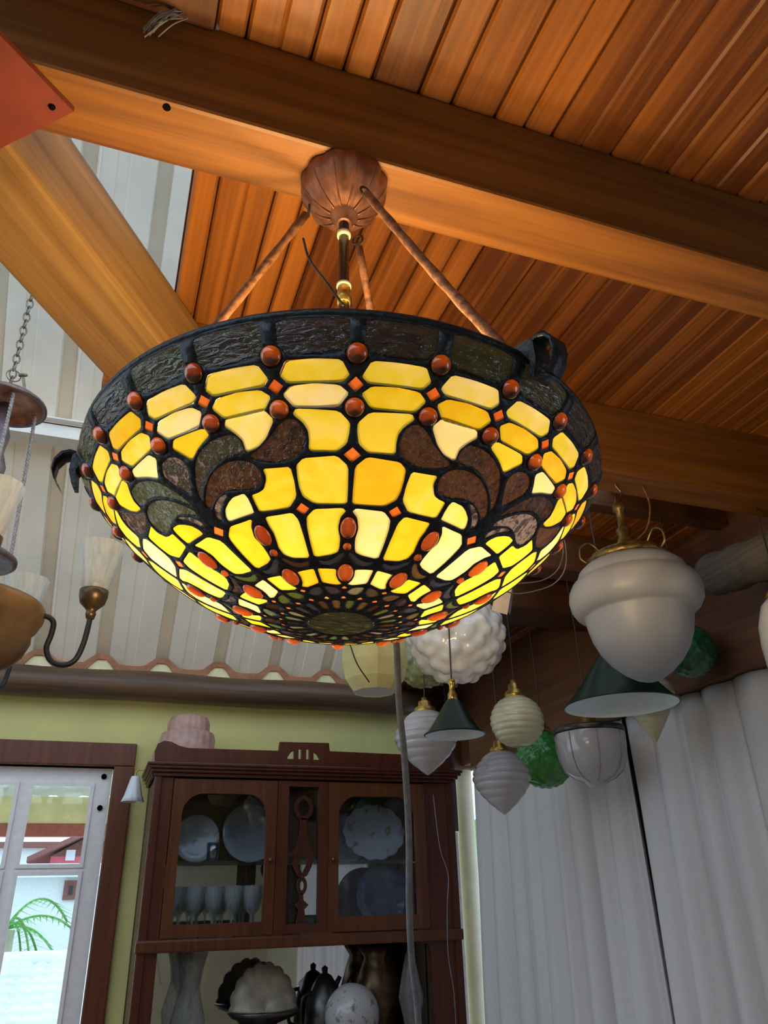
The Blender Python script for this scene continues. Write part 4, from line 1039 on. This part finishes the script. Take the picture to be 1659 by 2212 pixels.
# arched glazed doors
for x0, x1, o0, o1, zb_ in ((0.294, 0.738, 0.336, 0.694, 1.430), (0.968, 1.430, 1.016, 1.380, 1.440)):
    d = cpart('door', plate(rect(x0, x1, 1.384, 1.978), [arch_rect(o0, o1, zb_, 1.920, 0.085)], F - 0.006, F + 0.018), 'cabinet_door_wood')
    cpart('door_pane', box(o0 - 0.008, o1 + 0.008, F + 0.018, F + 0.021, zb_ - 0.008, 1.928), 'pane_glass', d)
    kx = x1 - 0.022 if x0 < 0.5 else x0 + 0.022
    kb_ = lathe([(0, 0.020), (0.008, 0.017), (0.009, 0.010), (0.004, 0.0), (0, 0)], 12)
    for v in kb_.verts: v.co = Vector((v.co.x + kx, F - 0.006 - v.co.z, v.co.y + 1.66))
    cpart('knob', kb_, 'bronze', d, True)
# narrow centre panel with fretwork over glass
cpn = cpart('centre_panel', plate(rect(0.740, 0.966, 1.384, 1.978), [rect(0.789, 0.925, 1.418, 1.955)], F - 0.010, F + 0.016), 'cabinet_wood')
cpart('centre_pane', box(0.785, 0.93, F + 0.016, F + 0.019, 1.41, 1.96), 'pane_glass', cpn)
m_ = 0.857; fw = bmesh.new()
plate(circle2(m_, 1.868, 0.043, 24, 0.050), [circle2(m_, 1.868, 0.026, 20, 0.034)], F - 0.004, F + 0.008, fw)
plate([(m_ - 0.012, 1.826), (m_ + 0.012, 1.826), (m_ + 0.016, 1.760), (m_ + 0.036, 1.700), (m_ + 0.068, 1.676), (m_ - 0.068, 1.676), (m_ - 0.036, 1.700), (m_ - 0.016, 1.760)][::-1], [], F - 0.004, F + 0.008, fw)
for s_ in (-1, 1):
    plate([(m_ + s_ * a_, b_) for a_, b_ in ((0.034, 1.676), (0.026, 1.676), (0.018, 1.640), (0.000, 1.606), (0.004, 1.590), (0.022, 1.598), (0.040, 1.632), (0.044, 1.655))][::s_], [], F - 0.004, F + 0.008, fw)
plate(circle2(m_, 1.560, 0.022, 20, 0.034), [circle2(m_, 1.560, 0.010, 14, 0.018)], F - 0.004, F + 0.008, fw)
plate([(m_ - 0.006, 1.530), (m_ + 0.006, 1.530), (m_ + 0.008, 1.505), (m_ + 0.030, 1.488), (m_ + 0.012, 1.470), (m_ + 0.022, 1.418), (m_ - 0.022, 1.418), (m_ - 0.012, 1.470), (m_ - 0.030, 1.488), (m_ - 0.008, 1.505)][::-1], [], F - 0.004, F + 0.008, fw)
cpart('fretwork', fw, 'cabinet_wood', cpn)
# shaped top corners of the open niche
cpart('niche_bracket', plate([(1.432, 1.335), (1.432, 1.29), (1.418, 1.325), (1.385, 1.335)], [], F, F + 0.02), 'cabinet_wood')

# ---- crockery
def standing_plate(label, px, py, y, R, z0, mat, wav=0.0, sx=1.0, group='plates standing in the cabinet', name='plate'):
    p = at_y(px, py, y)
    prof_ = [(0.0, 0.004), (0.45, 0.004), (0.60, 0.008), (0.72, 0.022), (0.98, 0.034), (1.0, 0.037), (0.97, 0.040), (0.70, 0.029), (0.55, 0.013), (0.0, 0.011)]
    bm = lathe([(r * R, z_ * R * 4) for r, z_ in prof_], 72, lambda a_, i: 1 + wav * abs(math.cos(a_ * 7)) * (3 < i < 8))
    for v in bm.verts: v.co = Vector((v.co.x * sx, v.co.z, v.co.y))
    bmesh.ops.recalc_face_normals(bm, faces=bm.faces[:])
    tilt = Matrix.Rotation(math.radians(-9), 4, 'X') @ Matrix.Rotation(PI, 4, 'Z')
    bm.transform(tilt); zm = min(v.co.z for v in bm.verts)
    o = obj(name, bm, mat, None, (p.x, y, z0 - zm), True)
    return tag(o, label, 'plate', group)
S1, S0 = 1.6605, 1.3785
def pattern(name, base, inkA, inkB, sc_=22):
    m, t, b = nt(name); v = tex(t)
    f = noise(t, v, sc_, 2); r = ramp(t, [(0.0, base), (0.58, base), (0.64, inkA), (0.72, inkB)])
    t.links.new(f, r.inputs[0]); t.links.new(r.outputs[0], b.inputs['Base Color']); b.inputs['Roughness'].default_value = 0.15; MATS[name] = m
pattern('china_pink', (0.27, 0.27, 0.31), (0.20, 0.09, 0.11), (0.20, 0.24, 0.16))
pattern('china_blue', (0.26, 0.27, 0.29), (0.08, 0.12, 0.28), (0.40, 0.26, 0.18), 16)
standing_plate('blue and pink patterned plate behind the left cabinet door', 425, 1795, 3.70, 0.100, S1, 'china_blue')
standing_plate('large plain white plate behind the left cabinet door', 540, 1790, 3.78, 0.128, S1, 'porcelain')
standing_plate('scalloped white oval platter with pink flowers behind the right door', 806, 1790, 3.66, 0.118, S1, 'china_pink', 0.07, 1.22)
standing_plate('small white plate half hidden behind the scalloped platter', 748, 1795, 3.80, 0.105, S1, 'china_pink')
standing_plate('large dark blue plate standing low behind the right door', 828, 1915, 3.70, 0.135, S0, 'blue_china')
def lathe_thing(name, label, cat, prof_, mat, loc, n=32, group=None, mod=None):
    return tag(obj(name, lathe(prof_, n, mod), mat, None, loc, True), label, cat, group)
gob = [(0.030, 0.0), (0.030, 0.003), (0.006, 0.008), (0.005, 0.050), (0.010, 0.056), (0.026, 0.070), (0.033, 0.095), (0.034, 0.130), (0.0325, 0.130), (0.030, 0.096), (0.022, 0.074), (0.0, 0.062)]
gob = [(r * 1.08, z_ * 1.45) for r, z_ in gob]; k = 0; gm = None
for row, (yy, n_, xa, xb) in enumerate(((3.60, 5, 0.345, 0.665), (3.68, 5, 0.375, 0.690), (3.76, 4, 0.36, 0.66))):
    for i in range(n_):
        loc = (xa + (xb - xa) * i / (n_ - 1), yy, S0)
        if gm is None: gm = obj('goblet', lathe(gob, 24), 'ornament_glass', None, loc, True); o = gm
        else: o = gm.copy(); col.objects.link(o); o.location = loc
        tag(o, ('leftmost', 'second from left', 'third from left', 'fourth from left', 'rightmost')[i if n_ == 5 or i < 3 else 4] + ' clear goblet in the ' + ('front', 'middle', 'back')[row] + ' row behind the left cabinet door', 'goblet', 'crystal goblets behind the left door')
lathe_thing('sugar_bowl', 'small white china bowl beside the dark blue plate', 'bowl', [(0.025, 0), (0.03, 0.004), (0.045, 0.03), (0.048, 0.055), (0.044, 0.055), (0.04, 0.03), (0.0, 0.01)], 'porcelain', (1.055, 3.62, S0))
lathe_thing('teal_tumbler', 'teal glass tumbler on the upper shelf behind the left door', 'tumbler', [(0.024, 0), (0.028, 0.075), (0.026, 0.075), (0.022, 0.005), (0.0, 0.005)], 'crystal', (0.49, 3.61, S1))
# niche ornaments, standing on the base top at z = 0.93
NB = 0.9305
vase = [(0.055, 0.0), (0.058, 0.01), (0.030, 0.03), (0.034, 0.05), (0.060, 0.10), (0.066, 0.16), (0.050, 0.22), (0.038, 0.27), (0.045, 0.33), (0.062, 0.395), (0.058, 0.395), (0.040, 0.33), (0.032, 0.27), (0.0, 0.20)]
lathe_thing('crystal_vase', 'tall cut crystal vase in the cabinet niche', 'vase', vase, 'ornament_glass', (0.445, 3.66, NB), 28, None, lambda a_, i: 1 + 0.05 * math.cos(a_ * 14) * (2 < i < 10))
t = thing('silver_tureen', 'dark metal footed stand carrying a pale shell shaped dish', 'tureen', (0.75, 3.68, NB))
obj('foot', lathe([(0.11, 0.0), (0.11, 0.012), (0.05, 0.03), (0.035, 0.09), (0.06, 0.13), (0.13, 0.155), (0.150, 0.175), (0.143, 0.18), (0.0, 0.165)], 40), 'pewter', t, smooth=True)
bm = bmesh.new(); rows = []
for i in range(13):
    u = i / 12; row = []
    for j in range(37):
        a_ = PI * j / 36; R_ = 0.13 * math.sin(u * PI / 2) ** 0.8 * (1 + 0.07 * abs(math.cos(a_ * 9)) * u)
        row.append(bm.verts.new((R_ * math.cos(a_), -0.05 * math.cos(u * PI / 2) + 0.02 * math.sin(a_), 0.17 + R_ * math.sin(a_) * 1.25)))
    rows.append(row)
for A, B in zip(rows, rows[1:]):
    for j in range(36):
        try: bm.faces.new((A[j], A[j + 1], B[j + 1], B[j]))
        except ValueError: pass
bmesh.ops.remove_doubles(bm, verts=bm.verts[:], dist=1e-4)
o = obj('shell_dish', bm, 'shell', t, smooth=True); o['label'] = 'pale fan shaped shell'; o.modifiers.new('thick', 'SOLIDIFY').thickness = 0.006
t = thing('dark_kettle', 'dark metal lidded pot with a spout next to the shell dish', 'pot', (1.03, 3.75, NB), 0.15)
obj('body', lathe([(0.05, 0), (0.07, 0.02), (0.085, 0.10), (0.08, 0.18), (0.055, 0.24), (0.05, 0.25), (0.03, 0.28), (0.012, 0.29), (0.014, 0.31), (0.0, 0.32)], 32), 'pewter', t, smooth=True)
obj('spout', tube(curve([(0.07, 0, 0.10), (0.10, 0, 0.15), (0.105, 0, 0.22), (0.125, 0, 0.26)], 6), lambda q: 0.018 - 0.008 * q, 10), 'pewter', t, smooth=True)
obj('handle', tube(curve([(-0.06, 0, 0.22), (-0.105, 0, 0.20), (-0.105, 0, 0.10), (-0.075, 0, 0.08)], 6), 0.008, 10), 'pewter', t, smooth=True)
lathe_thing('bronze_vase', 'tall dark bronze vase with ruffled lip in the niche', 'vase', [(0.06, 0), (0.065, 0.02), (0.05, 0.05), (0.085, 0.14), (0.10, 0.22), (0.075, 0.30), (0.06, 0.34), (0.085, 0.385), (0.08, 0.385), (0.05, 0.33), (0.0, 0.25)], 'bronze', (1.27, 3.74, NB), 48, None, lambda a_, i: 1 + 0.06 * math.cos(a_ * 9) * (i in (7, 8)))
pattern('dotted_globe', (0.40, 0.38, 0.38), (0.20, 0.18, 0.18), (0.16, 0.14, 0.14), 34)
p = at_y(770, 2190, 3.50)
t = thing('dotted_globe', 'white glass globe with small dark sprigs in front of the cabinet niche', 'globe', (p.x, 3.56, NB))
obj('foot', lathe([(0.05, 0), (0.05, 0.008), (0.02, 0.02), (0.03, 0.05), (0.0, 0.05)], 24), 'brass', t, smooth=True)
obj('globe_glass', lathe([(0.0, 0.04)] + [(0.112 * math.sin(a_), 0.152 - 0.112 * math.cos(a_)) for a_ in [PI * k / 24 for k in range(1, 24)]] + [(0.0, 0.264)], 48), 'dotted_globe', t, smooth=True)
lathe_thing('glass_figure', 'tall pale twisted glass ornament at the right side of the niche', 'ornament', [(0.05, 0), (0.05, 0.015), (0.02, 0.04), (0.035, 0.12), (0.05, 0.20), (0.035, 0.28), (0.02, 0.35), (0.0, 0.40)], 'ornament_glass', (1.365, 3.58, NB), 40, None, lambda a_, i: 1 + 0.12 * math.cos(a_ * 5 + i))

# lamp shades stored on top of the cabinet
def tier_shade(label, loc, k, mat):
    t = thing('tiered_shade', label, 'lamp shade', loc)
    prof_ = [(0.132, 0.0), (0.138, 0.03), (0.134, 0.060), (0.112, 0.066), (0.115, 0.10), (0.108, 0.122), (0.088, 0.128), (0.088, 0.155), (0.078, 0.176), (0.055, 0.182), (0.0, 0.184)]
    prof_ = [(r * k, z_ * k * 1.28) for r, z_ in prof_]
    obj('glass', lathe(prof_, 96, lambda a_, i: 1 + 0.045 * abs(math.sin(a_ * 10)) ** 0.5 * (i < 9)), mat, t, smooth=True)
    obj('top_ring', lathe([(0.03 * k, 0.2355 * k), (0.034 * k, 0.239 * k), (0.03 * k, 0.243 * k), (0.0, 0.243 * k)], 24), mat, t, smooth=True)
    return t
tier_shade('pink three tiered ribbed glass shade standing on the cabinet', (0.352, 3.70, 2.0385), 1.04, 'pink_glass')
t = thing('fluted_shade', 'small pale fluted glass shade hooked on the cabinet left corner', 'lamp shade', (0.140, 3.66, 1.945))
obj('glass', lathe([(0.016, 0.06), (0.020, 0.05), (0.028, 0.02), (0.036, -0.02), (0.046, -0.045), (0.044, -0.045), (0.030, 0.0), (0.014, 0.05)], 48, lambda a_, i: 1 + 0.07 * abs(math.cos(a_ * 5)) * (i in (3, 4, 5, 6)), cap=False), 'milk_floral', t, smooth=True)
obj('hook', tube(curve([(0.0, 0, 0.055), (0.0, 0, 0.075), (0.012, 0, 0.088), (0.03, 0.0, 0.086)], 5), 0.003, 8), 'brass', t, smooth=True)
wp = [at_y(950, 1830, 3.474), at_y(968, 1890, 3.474), at_y(966, 1960, 3.474), at_y(968, 2060, 3.474), at_y(980, 2140, 3.474), at_y(986, 2230, 3.474)]
tag(obj('thin_cable', tube(curve([Vector((wp[0].x - 0.02, 3.474, 1.93))] + wp, 6), 0.0016, 6), 'porcelain', None, (0, 0, 0), True), 'thin pale cable running down the right front of the cabinet', 'cable')

# ================================================================ OUTSIDE
struct(obj('ground', box(-40, 40, 4.3, 70, -3.2, -3.0), 'outside_ground'), 'ground outside')
def tiles(name, x0, x1, ya, za, yb, zb, nrow, pitch, amp, mat='tile_white'):
    """barrel tiled slope from far edge (ya,za) to near edge (yb,zb)"""
    bm = bmesh.new(); nx = int((x1 - x0) / pitch) * 6
    for r in range(nrow):
        t0, t1 = r / nrow, (r + 1.12) / nrow; rows = []
        for t, lift in ((t0, 0.0), (t1, 0.035)):
            rows.append([bm.verts.new((x0 + (x1 - x0) * i / nx, ya + (yb - ya) * t, za + (zb - za) * t + lift + amp * abs(math.sin(PI * (x0 + (x1 - x0) * i / nx) / pitch)))) for i in range(nx + 1)])
        lip = [bm.verts.new(v.co + Vector((0, 0, -0.045))) for v in rows[1]]
        for i in range(nx):
            bm.faces.new((rows[0][i], rows[0][i + 1], rows[1][i + 1], rows[1][i])); bm.faces.new((rows[1][i], rows[1][i + 1], lip[i + 1], lip[i]))
    return obj(name, bm, mat, None, (0, 0, 0), True)
ev = thing('veranda_eave', 'white tiled eave over cream and red boards outside the door', 'eave', (-0.4, 5.6, 1.9))
tl = tiles('tile_row', -1.7, 0.9, 4.75, 2.36, 5.72, 2.13, 3, 0.19, 0.055); tl.parent = ev; tl.matrix_parent_inverse = Matrix.Translation((0.4, -5.6, -1.9)); tl['kind'] = 'stuff'
obj('cream_board', box(-1.3, 1.3, -0.03, 0.03, 0.075, 0.235), 'cream_board', ev)
obj('red_board', box(-1.3, 1.3, -0.035, 0.035, 0.0, 0.073), 'red_board', ev)
for x_ in (-1.25, 1.25): obj('eave_post', box(x_ - 0.05, x_ + 0.05, -0.05, 0.05, -4.9, 0.0), 'red_board', ev)
nr = thing('tiled_roof', 'pale barrel tiled roof below, seen through the lower door pane', 'roof', (-0.8, 7.0, -3.0))
tl = tiles('roof_tiles', -4.0, 2.4, 9.3, 1.02, 5.0, -0.35, 24, 0.125, 0.035); tl.parent = nr; tl.matrix_parent_inverse = Matrix.Translation((0.8, -7.0, 3.0)); tl['kind'] = 'stuff'
obj('ridge', tube([(-3.2, 2.3, 4.06), (3.2, 2.3, 4.06)], 0.07, 12), 'tile_white', nr, smooth=True)
obj('house_wall', box(-3.1, 3.1, -1.6, 2.2, 0.0, 2.6), 'house_white', nr)
def house(name, label, x0, x1, y, z0, z1, peak, mat, roofmat, wins, depth=5.0):
    t = thing(name, label, 'house', ((x0 + x1) / 2, y, -3.0)); h = (x1 - x0) / 2
    obj('wall', box(-h, h, 0, depth, 0, z1 + 3.0), mat, t)
    if peak:
        g = plate([(-h, z1 + 3.0), (h, z1 + 3.0), (0, peak + 3.0)], [], -0.02, 0.10); obj('gable', g, 'house_brown', t)
        for s_ in (-1, 1):
            bm = bmesh.new(); q = [(0, peak + 3.02), (s_ * (h + 0.5), z1 + 2.85)]
            A = [bm.verts.new((x_, yy, zz + dz)) for yy in (-0.5, depth + 0.3) for dz in (0, 0.12) for x_, zz in q]
            for f_ in ((0, 1, 3, 2), (4, 6, 7, 5), (0, 4, 5, 1), (2, 3, 7, 6), (1, 5, 7, 3), (0, 2, 6, 4)): bm.faces.new([A[i] for i in f_])
            bmesh.ops.recalc_face_normals(bm, faces=bm.faces[:]); obj('roof_slope', bm, roofmat, t)
    else: obj('roof_slab', box(-h - 0.3, h + 0.3, -0.3, depth + 0.3, z1 + 3.0, z1 + 3.2), roofmat, t)
    for a_, b_, c_, d_, m_ in wins:
        wn = obj('window', box(a_ - (x0 + x1) / 2, b_ - (x0 + x1) / 2, -0.06, 0.02, c_ + 3.0, d_ + 3.0), m_, t)
        obj('pane', box(a_ + 0.08 - (x0 + x1) / 2, b_ - 0.08 - (x0 + x1) / 2, -0.075, -0.055, c_ + 3.08, d_ + 2.92), 'jamb_dark' if m_ != 'house_white' else 'house_white', wn)
    return t
a1, a2 = at_y(108, 1862, 22), at_y(190, 1840, 22); pk = at_y(152, 1806, 22)
house('gabled_house', 'bright pink gabled house seen through the upper door pane', a1.x, a2.x + 0.8, 22.0, 0, a2.z - 0.1, pk.z, 'house_pink', 'house_brown', [(at_y(142, 1850, 22).x, at_y(162, 1850, 22).x, at_y(150, 1859, 22).z, at_y(150, 1836, 22).z, 'house_white')])
b1, b2 = at_y(20, 1900, 15), at_y(200, 1890, 15)
house('white_house', 'pale flat roofed house above the tiled roof outside', b1.x - 1.5, b2.x + 1.0, 15.0, 0, at_y(100, 1896, 15).z, None, 'house_white', 'tile_white', [(at_y(136, 1930, 15).x, at_y(167, 1930, 15).x, at_y(150, 1944, 15).z, at_y(150, 1902, 15).z, 'house_brown')])
house('grey_house', 'pale far house left of the pink gable', at_y(50, 1850, 34).x - 1, at_y(112, 1850, 34).x, 34.0, 0, at_y(80, 1832, 34).z, None, 'house_white', 'house_brown', [(at_y(76, 1850, 34).x, at_y(98, 1850, 34).x, at_y(90, 1864, 34).z, at_y(90, 1840, 34).z, 'tile_white')])
# palm beyond the tiled roof
pm = at_y(8, 2010, 10.0); t = thing('palm_tree', 'bright green palm with arching fronds outside the door', 'palm', (pm.x, 10.0, -3.0))
obj('trunk', tube([(0, 0, 0), (0.03, 0, 2.0), (0, 0, pm.z + 3.0)], 0.11, 12), 'post_paint', t, smooth=True)
for k in range(13):
    a_ = k * 2.4; e_ = random.uniform(0.3, 1.1); L_ = random.uniform(0.7, 1.0); bm = bmesh.new()
    d = Vector((math.cos(a_), math.sin(a_) * 0.8, 0)); sp_ = [Vector((0, 0, pm.z + 3.0)) + d * (L_ * q) + Vector((0, 0, e_ * q - 1.0 * q * q)) for q in [i / 14 for i in range(15)]]
    tube(sp_, 0.012, 6, bm); sd = Vector((-d.y, d.x, 0))
    for i in range(2, 15):
        for s_ in (-1, 1):
            l_ = 0.24 * math.sin(PI * (i / 15.5)) + 0.05; b0 = sp_[i]; tip_ = b0 + sd * s_ * l_ + d * 0.08 + Vector((0, 0, -0.07))
            v = [bm.verts.new(b0 + d * 0.012), bm.verts.new(b0 - d * 0.012), bm.verts.new(tip_)]; bm.faces.new(v)
    obj('frond', bm, 'leaf', t)
# green shrubbery beyond the corner gap
t = thing('leafy_tree', 'bright green tree outside the gap beside the curtain', 'tree', (4.2, 9.0, -3.0))
obj('trunk', tube([(0, 0, 0), (0.05, 0, 2.5), (0, 0, 4.0)], 0.1, 10), 'grey_log_wood', t, smooth=True)
obj('crown', bump_ball(1.55, 260, 0.16, 1.25, 0.7, 12, 0.1, 5), 'leaf', t, (0, 0, 3.2), True)
